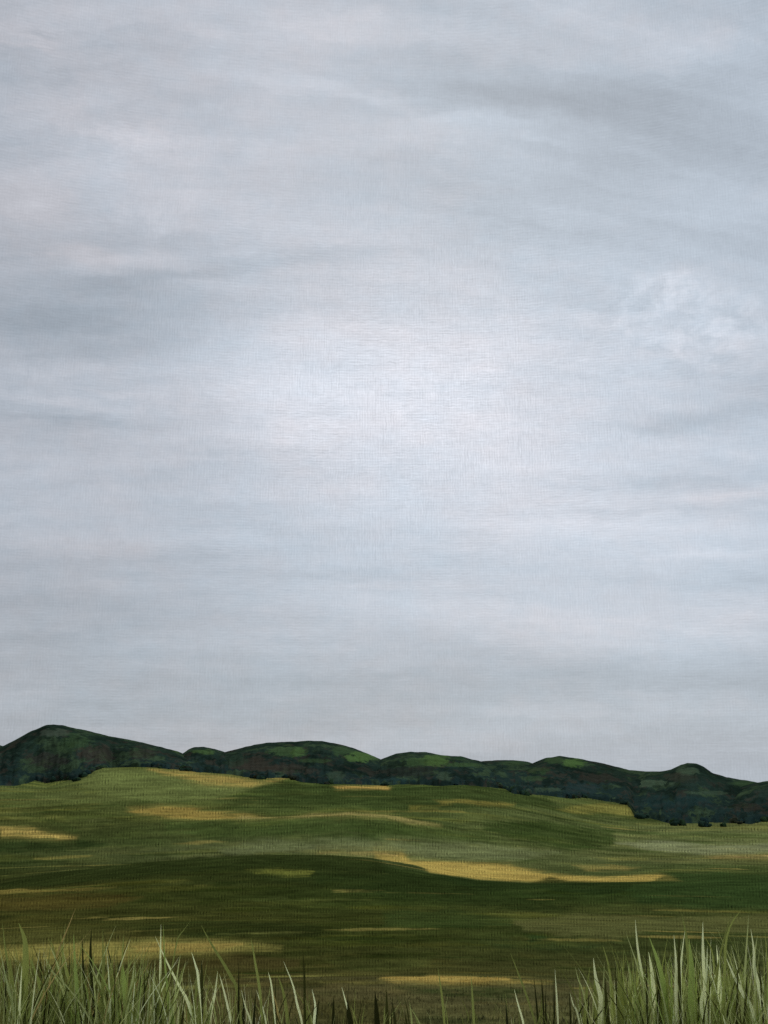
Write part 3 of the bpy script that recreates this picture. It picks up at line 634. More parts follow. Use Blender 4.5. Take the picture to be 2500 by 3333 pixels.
TUFTS = [
 ('a', 'dense olive grass tuft with one broad drooping blade at the left edge', 4.3, 26, 0.3, [([(-1.414, -0.593), (-1.387, -0.722), (-1.341, -0.881), (-1.307, -1.114)], 0.0082, 'mid'), ([(-1.352, -0.597), (-1.322, -0.674), (-1.315, -0.833), (-1.309, -1.113)], 0.0236, 'mid'), ([(-1.33, -0.746), (-1.328, -0.943), (-1.327, -1.113)], 0.0091, 'pale'), ([(-1.41, -0.746), (-1.38, -0.818), (-1.348, -0.904), (-1.311, -1.114)], 0.0082, 'sage'), ([(-1.415, -0.69), (-1.386, -0.786), (-1.348, -0.904), (-1.314, -1.114)], 0.0073, 'sage'), ([(-1.303, -0.706), (-1.272, -0.786), (-1.239, -0.896), (-1.206, -1.113)], 0.0082, 'mid'), ([(-1.381, -0.69), (-1.353, -0.833), (-1.337, -0.943), (-1.325, -1.114)], 0.0091, 'mid'), ([(-1.391, -0.833), (-1.379, -0.943), (-1.37, -1.114)], 0.0163, 'deep')]),
 ('b', 'olive grass tuft left of the two blackish blades, with slanting sage blades', 4.5, 24, 0.3, [([(-1.362, -0.756), (-1.31, -0.864), (-1.249, -0.987), (-1.226, -1.119)], 0.0171, 'green'), ([(-1.3, -0.756), (-1.26, -0.822), (-1.22, -0.893), (-1.181, -1.119)], 0.0076, 'sage'), ([(-1.29, -0.705), (-1.264, -0.756), (-1.201, -0.905), (-1.152, -0.987), (-1.129, -1.118)], 0.0076, 'sage'), ([(-1.251, -0.663), (-1.233, -0.756), (-1.183, -0.922), (-1.153, -1.118)], 0.0114, 'mid'), ([(-1.2, -0.574), (-1.219, -0.629), (-1.264, -0.756), (-1.296, -0.938), (-1.312, -1.119)], 0.0057, 'straw'), ([(-1.298, -0.68), (-1.264, -0.756), (-1.2, -1.119)], 0.0057, 'mid'), ([(-1.33, -0.773), (-1.278, -0.889), (-1.258, -0.987), (-1.245, -1.119)], 0.0095, 'mid'), ([(-1.255, -0.822), (-1.231, -0.987), (-1.221, -1.119)], 0.0085, 'sage'), ([(-1.271, -0.789), (-1.284, -0.987), (-1.288, -1.119)], 0.0152, 'deep')]),
 ('c', 'grass tuft with two thick blackish blades rising between olive leaves, left foreground', 4.4, 20, 0.28, [([(-1.141, -0.649), (-1.13, -0.772), (-1.105, -0.965), (-1.095, -1.114)], 0.0121, 'dark'), ([(-1.107, -0.632), (-1.104, -0.739), (-1.075, -0.965), (-1.065, -1.114)], 0.0186, 'dark'), ([(-1.174, -0.649), (-1.16, -0.772), (-1.144, -0.885), (-1.128, -1.115)], 0.013, 'green'), ([(-1.14, -0.739), (-1.128, -0.869), (-1.114, -0.965), (-1.103, -1.114)], 0.0065, 'sage'), ([(-1.064, -0.632), (-1.056, -0.772), (-1.052, -0.917), (-1.049, -1.114)], 0.0093, 'mid'), ([(-1.114, -0.739), (-1.075, -0.812), (-1.05, -0.865), (-1.006, -1.114)], 0.0074, 'sage'), ([(-1.151, -0.853), (-1.129, -0.925), (-1.118, -0.965), (-1.097, -1.115)], 0.0056, 'pale'), ([(-1.029, -0.706), (-1.012, -0.853), (-0.998, -0.965), (-0.989, -1.114)], 0.0093, 'mid'), ([(-1.095, -0.772), (-1.066, -0.965), (-1.055, -1.114)], 0.0093, 'sage')]),
 ('d', 'grass tuft with a stout green upright blade right of the two blackish blades', 4.4, 20, 0.27, [([(-0.988, -0.739), (-0.971, -0.837), (-0.95, -0.965), (-0.938, -1.113)], 0.0223, 'green'), ([(-0.94, -0.747), (-0.943, -0.82), (-0.956, -0.901), (-0.973, -1.114)], 0.0102, 'sage'), ([(-0.984, -0.649), (-0.985, -0.739), (-0.987, -1.114)], 0.0056, 'mid'), ([(-0.96, -0.69), (-0.963, -0.965), (-0.964, -1.114)], 0.0093, 'mid'), ([(-0.932, -0.82), (-0.92, -0.965), (-0.914, -1.113)], 0.0093, 'mid'), ([(-0.923, -0.723), (-0.913, -0.853), (-0.903, -1.113)], 0.0111, 'deep'), ([(-1.01, -0.739), (-0.991, -0.933), (-0.982, -1.114)], 0.0074, 'mid'), ([(-1.032, -0.804), (-1.015, -0.965), (-1.007, -1.114)], 0.0074, 'sage'), ([(-0.899, -0.772), (-0.894, -0.965), (-0.892, -1.113)], 0.013, 'deep')]),
 ('e', 'loose grass tuft with a long pale blade leaning left across thin upright stalks', 4.5, 10, 0.22, [([(-0.864, -0.629), (-0.861, -0.739), (-0.858, -0.831), (-0.853, -1.116)], 0.0076, 'pale'), ([(-0.855, -0.629), (-0.844, -0.756), (-0.828, -0.872), (-0.813, -0.987), (-0.805, -1.115)], 0.0095, 'green'), ([(-0.885, -0.672), (-0.841, -0.756), (-0.788, -0.847), (-0.751, -0.905), (-0.725, -0.987), (-0.705, -1.115)], 0.0104, 'pale'), ([(-0.748, -0.614), (-0.778, -0.655), (-0.799, -0.689), (-0.82, -0.822), (-0.844, -0.987), (-0.853, -1.116)], 0.0047, 'mid'), ([(-0.881, -0.756), (-0.882, -0.831), (-0.884, -1.116)], 0.0066, 'sage'), ([(-0.822, -0.897), (-0.805, -0.983), (-0.792, -1.115)], 0.0161, 'green'), ([(-0.784, -0.739), (-0.794, -0.822), (-0.812, -1.115)], 0.0047, 'sage'), ([(-0.761, -0.756), (-0.783, -0.856), (-0.807, -0.934), (-0.835, -1.115)], 0.0047, 'sage'), ([(-0.783, -0.872), (-0.783, -0.987), (-0.783, -1.115)], 0.0057, 'sage'), ([(-0.89, -0.756), (-0.875, -0.922), (-0.866, -1.116)], 0.0085, 'deep'), ([(-0.76, -0.889), (-0.769, -0.987), (-0.775, -1.115)], 0.0123, 'deep')]),
 ('f', 'sparse grass tuft with a long sage blade leaning left behind short pale blades', 4.6, 5, 0.16, [([(-0.725, -0.645), (-0.684, -0.713), (-0.636, -0.781), (-0.598, -0.841), (-0.574, -0.892), (-0.535, -1.118)], 0.0116, 'mid'), ([(-0.758, -0.747), (-0.74, -0.798), (-0.727, -0.853), (-0.696, -1.118)], 0.0078, 'pale'), ([(-0.653, -0.817), (-0.661, -0.9), (-0.679, -0.988), (-0.692, -1.118)], 0.0107, 'pale'), ([(-0.646, -0.828), (-0.623, -0.9), (-0.593, -1.009), (-0.578, -1.118)], 0.0078, 'pale'), ([(-0.697, -0.868), (-0.691, -1.001), (-0.688, -1.118)], 0.0058, 'sage'), ([(-0.719, -0.773), (-0.714, -0.858), (-0.706, -1.118)], 0.0155, 'deep')]),
 ('g', 'sparse grass tuft with two short dark brown blades beside a thin sage blade', 4.6, 5, 0.16, [([(-0.525, -0.695), (-0.509, -0.773), (-0.483, -0.908), (-0.463, -1.117)], 0.0087, 'mid'), ([(-0.547, -0.883), (-0.548, -1.009), (-0.548, -1.117)], 0.0165, 'dark'), ([(-0.501, -0.892), (-0.507, -1.009), (-0.51, -1.117)], 0.0145, 'dark'), ([(-0.559, -0.883), (-0.539, -0.951), (-0.516, -1.009), (-0.497, -1.117)], 0.0068, 'pale'), ([(-0.499, -0.887), (-0.478, -0.942), (-0.461, -1.001), (-0.444, -1.117)], 0.0078, 'pale'), ([(-0.571, -0.773), (-0.566, -1.009), (-0.565, -1.117)], 0.0136, 'dark')]),
 ('h', 'sparse grass tuft of thin pale blades beside a tall lone dark stalk', 4.7, 5, 0.16, [([(-0.404, -0.798), (-0.365, -0.885), (-0.345, -0.963), (-0.328, -1.018), (-0.312, -1.121)], 0.0079, 'pale'), ([(-0.465, -0.836), (-0.448, -0.902), (-0.42, -1.121)], 0.0059, 'pale'), ([(-0.426, -0.85), (-0.401, -0.92), (-0.381, -1.031), (-0.373, -1.121)], 0.0119, 'mid'), ([(-0.327, -0.754), (-0.319, -0.859), (-0.314, -1.031), (-0.313, -1.121)], 0.0139, 'deep'), ([(-0.435, -0.859), (-0.433, -1.031), (-0.432, -1.121)], 0.0139, 'deep'), ([(-0.443, -0.911), (-0.423, -0.988), (-0.406, -1.121)], 0.0059, 'straw')]),
 ('i', 'low dark grass tuft with two pale bent blades at the bottom middle', 4.7, 8, 0.13, [([(-0.288, -0.902), (-0.274, -0.963), (-0.277, -1.018), (-0.28, -1.12)], 0.0099, 'pale'), ([(-0.169, -0.894), (-0.151, -0.954), (-0.131, -1.018), (-0.115, -1.12)], 0.0069, 'pale'), ([(-0.258, -0.928), (-0.27, -1.031), (-0.275, -1.12)], 0.0139, 'dark'), ([(-0.147, -0.945), (-0.132, -1.031), (-0.124, -1.12)], 0.0277, 'dark'), ([(-0.202, -0.928), (-0.201, -1.031), (-0.201, -1.12)], 0.0178, 'dark'), ([(-0.036, -0.911), (-0.027, -1.031), (-0.024, -1.12)], 0.0297, 'dark'), ([(0.001, -0.963), (0.003, -1.031), (0.004, -1.12)], 0.0099, 'mid')]),
 ('j', 'grass tuft with two thin sage blades standing before the orange straw strip', 4.7, 5, 0.12, [([(0.216, -0.824), (0.229, -0.911), (0.238, -0.997), (0.244, -1.12)], 0.0089, 'mid'), ([(0.349, -0.85), (0.353, -0.928), (0.357, -1.023), (0.359, -1.121)], 0.0089, 'mid'), ([(0.009, -0.902), (0.013, -1.031), (0.014, -1.12)], 0.0218, 'deep'), ([(0.035, -0.954), (0.044, -1.031), (0.049, -1.12)], 0.0159, 'deep'), ([(0.083, -0.988), (0.09, -1.031), (0.097, -1.12)], 0.0099, 'deep')]),
 ('k', 'sparse grass tuft with a long sage blade leaning left, right of the straw strip', 4.6, 6, 0.13, [([(0.497, -0.747), (0.523, -0.815), (0.552, -0.892), (0.589, -1.009), (0.606, -1.118)], 0.0068, 'mid'), ([(0.509, -0.883), (0.524, -0.942), (0.542, -1.009), (0.557, -1.117)], 0.0068, 'pale'), ([(0.475, -0.921), (0.479, -1.009), (0.481, -1.117)], 0.0126, 'dark'), ([(0.588, -0.841), (0.597, -0.967), (0.602, -1.118)], 0.0107, 'dark'), ([(0.617, -0.841), (0.62, -0.908), (0.625, -1.118)], 0.0078, 'dark')]),
 ('l', 'small grass tuft of dark blades with short white blades, left of the right clump', 4.6, 8, 0.15, [([(0.671, -0.807), (0.674, -0.892), (0.676, -0.967), (0.678, -1.118)], 0.0068, 'pale'), ([(0.751, -0.798), (0.762, -0.849), (0.78, -0.902), (0.817, -1.119)], 0.0048, 'sage'), ([(0.727, -0.896), (0.739, -0.942), (0.754, -0.972), (0.78, -1.119)], 0.0068, 'pale'), ([(0.666, -0.841), (0.663, -0.992), (0.662, -1.118)], 0.0097, 'dark'), ([(0.631, -0.875), (0.63, -1.001), (0.63, -1.118)], 0.0097, 'dark'), ([(0.724, -0.883), (0.726, -1.001), (0.727, -1.118)], 0.0097, 'dark'), ([(0.801, -0.892), (0.792, -1.009), (0.788, -1.119)], 0.0116, 'dark')]),
 ('m', 'grass tuft led by one bright mint blade, leftmost of the dense right clump', 4.5, 14, 0.24, [([(0.806, -0.752), (0.812, -0.822), (0.829, -0.901), (0.821, -0.979), (0.814, -1.116)], 0.0161, 'pale'), ([(0.844, -0.705), (0.863, -0.781), (0.875, -0.905), (0.885, -1.116)], 0.0085, 'mid'), ([(0.848, -0.822), (0.85, -0.979), (0.851, -1.116)], 0.0266, 'deep'), ([(0.924, -0.722), (0.914, -0.872), (0.906, -1.116)], 0.0095, 'mid'), ([(0.851, -0.946), (0.867, -0.987), (0.89, -1.116)], 0.0104, 'pale'), ([(0.935, -0.773), (0.944, -0.822), (0.971, -1.116)], 0.0057, 'sage'), ([(0.891, -0.756), (0.888, -0.922), (0.886, -1.116)], 0.0104, 'deep'), ([(0.898, -0.789), (0.893, -0.987), (0.891, -1.116)], 0.0104, 'mid')]),
 ('n', 'grass tuft with one slim white blade standing high above green leaves, right clump', 4.4, 18, 0.27, [([(0.953, -0.599), (0.954, -0.649), (0.958, -0.714), (0.971, -0.82), (0.973, -0.965), (0.974, -1.114)], 0.0083, 'pale'), ([(0.997, -0.714), (1.006, -0.788), (1.01, -0.901), (1.014, -1.114)], 0.0139, 'pale'), ([(1.002, -0.661), (1.028, -0.739), (1.045, -0.82), (1.052, -0.901), (1.061, -1.114)], 0.0186, 'green'), ([(1.015, -0.731), (1.028, -0.82), (1.024, -0.965), (1.022, -1.114)], 0.0241, 'deep'), ([(0.994, -0.64), (0.983, -0.853), (0.976, -1.114)], 0.0074, 'deep'), ([(0.965, -0.78), (0.97, -0.845), (0.98, -1.114)], 0.0056, 'sage'), ([(0.934, -0.885), (0.952, -0.949), (0.975, -1.114)], 0.0074, 'sage'), ([(0.955, -0.804), (0.955, -0.965), (0.955, -1.114)], 0.0111, 'mid')]),
 ('o', 'tall grass tuft with a broad light green blade between two white blades, right clump', 4.3, 18, 0.29, [([(1.071, -0.638), (1.073, -0.738), (1.066, -0.865), (1.059, -1.112)], 0.01, 'pale'), ([(1.112, -0.626), (1.094, -0.722), (1.084, -0.818), (1.086, -0.928), (1.088, -1.112)], 0.0109, 'pale'), ([(1.104, -0.563), (1.113, -0.618), (1.119, -0.69), (1.123, -0.881), (1.125, -1.112)], 0.0109, 'mid'), ([(1.126, -0.65), (1.129, -0.77), (1.118, -0.928), (1.112, -1.112)], 0.0236, 'green'), ([(1.091, -0.626), (1.083, -0.77), (1.074, -1.112)], 0.0145, 'deep'), ([(1.056, -0.722), (1.047, -0.943), (1.044, -1.112)], 0.01, 'green'), ([(1.035, -0.706), (1.036, -0.849), (1.035, -0.943), (1.034, -1.112)], 0.0109, 'mid'), ([(1.152, -0.746), (1.146, -0.912), (1.142, -1.112)], 0.01, 'deep')]),
 ('p', 'grass tuft with three upright whitish blades side by side, middle of right clump', 4.3, 16, 0.28, [([(1.181, -0.593), (1.176, -0.674), (1.174, -0.762), (1.17, -1.112)], 0.01, 'pale'), ([(1.192, -0.678), (1.181, -0.786), (1.159, -0.865), (1.158, -0.912), (1.156, -1.112)], 0.0109, 'pale'), ([(1.226, -0.674), (1.228, -0.77), (1.222, -0.904), (1.217, -1.113)], 0.0118, 'pale'), ([(1.184, -0.642), (1.21, -0.706), (1.21, -0.833), (1.21, -1.113)], 0.0063, 'mid'), ([(1.162, -0.722), (1.146, -0.912), (1.138, -1.112)], 0.0109, 'deep'), ([(1.198, -0.754), (1.184, -0.912), (1.175, -1.113)], 0.0127, 'deep'), ([(1.189, -0.77), (1.178, -0.943), (1.173, -1.112)], 0.0127, 'sage')]),
 ('q', 'tall grass tuft with an arching blade and a slanting white blade, right clump', 4.2, 16, 0.29, [([(1.299, -0.534), (1.26, -0.58), (1.233, -0.643), (1.221, -0.752), (1.199, -0.921), (1.187, -1.111)], 0.0089, 'mid'), ([(1.258, -0.556), (1.227, -0.635), (1.194, -0.752), (1.175, -0.921), (1.164, -1.11)], 0.0071, 'mid'), ([(1.228, -0.698), (1.252, -0.76), (1.281, -0.822), (1.311, -0.879), (1.352, -1.111)], 0.0124, 'pale'), ([(1.321, -0.556), (1.304, -0.674), (1.285, -0.814), (1.269, -0.921), (1.255, -1.111)], 0.0089, 'sage'), ([(1.272, -0.705), (1.253, -0.921), (1.245, -1.111)], 0.0142, 'deep'), ([(1.245, -0.737), (1.241, -0.921), (1.239, -1.111)], 0.0124, 'mid')]),
 ('r', 'grass tuft at the right edge with one white forked blade', 4.2, 18, 0.29, [([(1.325, -0.603), (1.331, -0.674), (1.328, -0.737), (1.343, -0.814), (1.35, -0.914), (1.357, -1.111)], 0.0124, 'pale'), ([(1.348, -0.623), (1.335, -0.682), (1.33, -0.729), (1.31, -1.111)], 0.0062, 'sage'), ([(1.303, -0.737), (1.282, -0.921), (1.271, -1.111)], 0.0177, 'deep'), ([(1.366, -0.674), (1.356, -0.921), (1.352, -1.111)], 0.0106, 'mid'), ([(1.347, -0.705), (1.347, -0.814), (1.347, -1.111)], 0.0089, 'deep'), ([(1.378, -0.737), (1.36, -0.921), (1.351, -1.112)], 0.0142, 'green'), ([(1.376, -0.603), (1.376, -0.768), (1.376, -1.112)], 0.0062, 'mid')])]
for key, label, yd, fill, hmax, blades in TUFTS:
    r = np.random.default_rng(ord(key))
    xs = [b[0][-1][0] for b in blades]
    x0 = .5 * (min(xs) + max(xs)); half = max(.10, .5 * (max(xs) - min(xs)))
    zg = float(ground(math.degrees(math.atan2(x0, yd)), math.hypot(x0, yd)))
    root = bpy.data.objects.new('grass_tuft', None); C.objects.link(root)
    root.empty_display_size = .1; root.location = (x0, yd, zg)
    tag(root, label, 'grass tuft', 'grass tufts in the foreground')
    for pts, w, c in blades:
        jy = r.uniform(-.09, .09)
        n = 12
        l2 = smooth_line(pts, n)
        s = np.linspace(0, 1, n)
        bend = r.uniform(-.05, .05)
        line = np.stack([l2[:, 0] - x0, jy + bend * (1 - s) ** 2, l2[:, 1] - zg], -1)
        # keep the sight line when the blade leans in depth
        k = (yd + line[:, 1]) / yd
        line[:, 0] = (line[:, 0] + x0) * k - x0; line[:, 2] = (line[:, 2] + zg) * k - zg
        line[-1, 2] = min(line[-1, 2], -.005)
        link(PART[c], blade_mesh(line, w * (.42 if c in ('dark', 'deep') else .60), r.uniform(-.35, .35)), BM[c], root)
    dense = hmax > .2; hmax = hmax * 1.75
    for i in range(int(fill * (3.3 if dense else 2.6))):
        back = dense and i % 4 == 0                      # broad leaves standing behind the fine ones
        bx = r.uniform(-half, half) * 1.15; by = r.uniform(.05, .25) if back else r.uniform(-.16, .2)
        h = hmax * (r.uniform(.45, .8) if back else r.uniform(.4, 1.0) ** 1.2)
        lean = r.normal(0, .10 if back else .22) * h; ly = r.normal(0, .15) * h
        s = np.linspace(0, 1, 10); u = 1 - s
        line = np.stack([bx + lean * u ** 1.8, by + ly * u ** 1.7, h * u * (1 - .08 * u) - .01], -1)
        pal = (['haze', 'haze', 'sage2'] if key in 'mnopqr' else ['haze', 'olive', 'haze']) if back else \
              (['sage', 'sage2', 'mid', 'sage2', 'pale', 'green', 'olive', 'sage', 'mid', 'deep'] if key in 'mnopqr' else
               ['mid', 'sage2', 'olive', 'mid', 'sage', 'haze', 'deep', 'olive', 'green', 'pale', 'straw', 'dark'] if dense else
               ['deep', 'olive', 'mid', 'olive', 'sage2', 'mid', 'dark'])
        c = r.choice(pal)
        w = r.uniform(.005, .009) if back else r.uniform(.0014, .0036)
        link(PART[c], blade_mesh(line, w, r.uniform(-.9, .9)), BM[c], root)

# ---------------------------------------------------------------- sky: Nishita under a broken overcast
world = bpy.data.worlds.new('World'); bpy.context.scene.world = world
world.use_nodes = True
nt = world.node_tree; nt.nodes.clear()
SUN_EL, SUN_AZ = math.radians(32), math.radians(4)     # behind the veil of cloud, over the hills

class X:
    """arithmetic on shader sockets"""
    def __init__(s, v): s.v = v
    def _o(s, op, b, rev=False):
        n = nt.nodes.new('ShaderNodeMath'); n.operation = op
        b = b.v if isinstance(b, X) else b
        for i, q in enumerate((b, s.v) if rev else (s.v, b)):
            if q is None: continue
            if isinstance(q, (int, float)): n.inputs[i].default_value = q
            else: nt.links.new(q, n.inputs[i])
        return X(n.outputs[0])
    def __add__(s, b): return s._o('ADD', b)
    __radd__ = __add__
    def __sub__(s, b): return s._o('SUBTRACT', b)
    def __rsub__(s, b): return s._o('SUBTRACT', b, True)
    def __mul__(s, b): return s._o('MULTIPLY', b)
    __rmul__ = __mul__
    def exp(s): return s._o('EXPONENT', None)
    def fn(s, op, b=None): return s._o(op, b)

def comb(x, y, z=0.0):
    n = nt.nodes.new('ShaderNodeCombineXYZ')
    for i, q in enumerate((x, y, z)):
        if isinstance(q, X): nt.links.new(q.v, n.inputs[i])
        else: n.inputs[i].default_value = q
    return n.outputs[0]

def wn(x, y, det=4, rough=.6, z=0.0):
    return X(noise_node(nt, comb(x, y, z), 1.0, det, rough)) - .5

tc = nt.nodes.new('ShaderNodeTexCoord'); sp = nt.nodes.new('ShaderNodeSeparateXYZ')
nt.links.new(tc.outputs['Generated'], sp.inputs[0])
dx, dy, dz = (X(sp.outputs[i]) for i in range(3))
az = dx.fn('ARCTAN2', dy) * (180 / math.pi)
el = dz.fn('ARCSINE') * (180 / math.pi)
warp = wn(az * .13, el * .3, 3, .5, 3.1)
warp2 = wn(az * .5, el * 1.3, 3, .6, 8.4)
elc = el + ((az + 5) * (az + 5)).fn('MULTIPLY', .007) * (el * (1 / 24.0)).fn('MAXIMUM', 0.0).fn('MINIMUM', 1.2)   # strokes of cloud arch over the plain
def stroke(fa, fe, z, gain, det=3):
    return (wn((az + warp2 * 2.0 + hair2 * 1.5) * fa, (elc + warp2 * 1.2 + hair2 * .12) * fe, det, .55, z) * gain).fn('MAXIMUM', -.5).fn('MINIMUM', .5)
hair2 = wn(az * .6, elc * 20, 3, .65, 14.4)
band = stroke(.05, .36, 21.3, 3.0) + stroke(.10, .95, 25.8, 2.2) * .6
brush = wn(az * .35, elc * 2.6, 5, .62, 1.7)       # long horizontal wisps
puff = wn(az * .8, el * 1.0, 5, .62, 5.2)
hair = wn(az * .9, el * 14, 3, .6, 4.4)
azw = az + warp * 3.0 + warp2 * 1.4 + hair * 1.6
elw = el + warp * 1.1 + warp2 * .9 + hair * .3
CLOUDS = [
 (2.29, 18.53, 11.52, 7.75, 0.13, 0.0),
 (1.03, 18.78, 6.65, 4.21, 0.055, 0.1),
 (1.29, 19.97, 2.66, 1.33, 0.015, 0.1),
 (-6.84, 19.84, 4.43, 4.43, 0.03, -0.1),
 (15.19, 23.11, 2.1, 0.84, 0.13, 9),
 (16.51, 21.16, 3.77, 1.66, 0.12, 9),
 (12.68, 22.07, 1.33, 0.66, 0.06, 9),
 (19.09, 21.22, 1.33, 0.66, 0.06, 9),
 (16.61, 19.2, 4.43, 0.89, 0.05, 9),
 (5.35, 19.82, 1.33, 0.35, 0.1, 9),
 (2.29, 18.77, 3.99, 1.33, 0.05, 9),
 (-17.75, 19.09, 2.66, 0.66, 0.06, 9),
 (-15.16, 30.49, 3.77, 1.33, 0.06, 9),
 (-12.93, 27.03, 3.32, 0.89, 0.05, 9),
 (15.47, 23.69, 0.78, 0.27, 0.06, 9),
 (6.73, 15.08, 11.08, 5.76, 0.05, 0.0),
 (11.39, 10.15, 10.63, 5.76, 0.085, 0.2),
 (18.26, 9.84, 4.43, 4.43, 0.03, 0.2),
 (-4.77, 17.53, 3.54, 2.66, 0.05, 0.2),
 (-16.72, 17.62, 4.21, 0.29, 0.06, 0.4),
 (-14.15, 18.25, 2.66, 0.2, 0.05, 0.4),
 (-17.58, 16.69, 4.43, 0.27, -0.05, -0.2),
 (-19.53, 26.91, 1.55, 0.89, 0.05, 1),
 (-16.75, 24.96, 1.99, 0.4, 0.05, 0.8),
 (-18.97, 19.88, 3.32, 1.11, 0.02, 0.3),
 (-19.09, 21.44, 5.32, 1.33, -0.09, -0.5),
 (-12.23, 23.25, 5.32, 1.0, -0.06, -0.4),
 (-10.53, 24.3, 3.99, 0.31, 0.03, 0.0),
 (-5.45, 25.6, 5.76, 0.31, -0.05, -0.3),
 (14.39, 29.94, 8.42, 2.44, -0.06, -0.6),
 (16.36, 32.65, 7.31, 0.89, -0.06, -0.3),
 (19.25, 34.36, 4.21, 1.0, 0.06, 0.3),
 (5.95, 33.38, 5.76, 0.89, -0.05, -0.5),
 (4.65, 35.31, 5.76, 0.55, -0.03, 0.1),
 (-0.26, 33.21, 4.21, 0.22, 0.035, 0),
 (4.84, 32.12, 3.54, 0.27, 0.04, -0.3),
 (-7.27, 33.73, 3.54, 0.22, 0.03, 0.1),
 (-15.18, 30.7, 4.21, 0.49, 0.04, 0.4),
 (-13.19, 31.35, 1.33, 0.35, 0.03, 0.5),
 (-19.73, 34.38, 1.55, 0.49, 0.04, 0.5),
 (-19.5, 34.58, 0.8, 0.18, -0.1, -0.3),
 (-20.16, 33.81, 1.33, 0.18, 0.05, 0.5),
 (-10.83, 35.73, 1.77, 0.31, 0.05, 0.3),
 (-10.23, 34.45, 0.89, 0.35, 0.04, 0.0),
 (-3.55, 36.37, 4.43, 0.66, 0.02, 0.3),
 (15.27, 16.65, 5.76, 0.49, -0.07, -0.2),
 (17.86, 17.02, 2.88, 0.35, -0.04, -0.2),
 (13.92, 13.69, 6.65, 0.4, -0.05, -0.2),
 (11.48, 12.16, 5.09, 0.2, -0.05, -0.1),
 (18.25, 12.88, 2.88, 0.31, 0.07, 0.6),
 (17.38, 10.0, 3.99, 0.22, 0.05, 0.2),
 (10.4, 14.94, 5.54, 0.31, 0.03, 0),
 (16.67, 20.11, 4.43, 0.27, 0.02, 0.2),
 (-12.63, 7.17, 7.31, 0.89, -0.05, 0.1),
 (-16.03, 10.42, 4.43, 0.44, 0.03, 0.6),
 (4.07, 3.89, 15.51, 1.0, -0.05, -0.2),
 (-14.74, 4.0, 6.65, 1.11, -0.04, 0.1),
 (0.5, 8.66, 3.54, 0.18, 0.02, 0.3),
 (10.52, 6.16, 6.2, 1.11, 0.04, 0.4),
 (18.04, 6.65, 2.66, 0.89, 0.04, 0.6),
 (1.73, 9.74, 5.32, 0.44, -0.03, -0.2),
 (-5.5, 5.06, 6.65, 0.35, -0.03, 0.0),
 (11.01, 1.29, 8.86, 0.89, -0.02, -0.2),
 (21.1, 35.52, 0.89, 0.89, -0.06, -0.3),
 (-12.51, 28.61, 6.65, 1.99, 0.02, 0.4),
 (-8.72, 30.23, 1.33, 0.66, -0.03, -0.1)]     # azimuth, elevation, half widths (degrees), lightness, warmth
def vmath(op, a, b=None, c=None):
    n = nt.nodes.new('ShaderNodeVectorMath'); n.operation = op
    for i, q in enumerate((a, b, c)):
        if q is None: continue
        if isinstance(q, tuple): n.inputs[i].default_value = q
        else: nt.links.new(q, n.inputs[i])
    return n
def madd(a, k, acc):
    n = nt.nodes.new('ShaderNodeMath'); n.operation = 'MULTIPLY_ADD'
    nt.links.new(a.v, n.inputs[0]); n.inputs[1].default_value = k
    if isinstance(acc, X): nt.links.new(acc.v, n.inputs[2])
    else: n.inputs[2].default_value = acc
    return X(n.outputs[0])
L = 0.0; Wm = 0.0; F = 0.0; glow = None
pos = comb(azw, elw); pos2 = comb(az + warp2 * 1.5, el + warp2 * 1.0)
for i, (ca, ce, ra, re, am, wa) in enumerate(CLOUDS):
    q = vmath('MULTIPLY_ADD', pos2 if wa == 9 else pos, (1 / ra, 1 / re, 0), (-ca / ra, -ce / re, 0)).outputs[0]
    dd = X(vmath('DOT_PRODUCT', q, q).outputs['Value'])
    n = nt.nodes.new('ShaderNodeMath'); n.operation = 'POWER'; n.inputs[0].default_value = math.exp(-1)
    nt.links.new(dd.v, n.inputs[1]); g = X(n.outputs[0])
    if wa == 9: F = madd(g, am, F); continue      # woolly cloud
    L = madd(g, am, L)
    if wa: Wm = madd(g, wa, Wm)
    if i == 0: glow = g  # glare off the canvas, painted into the sky as a glow
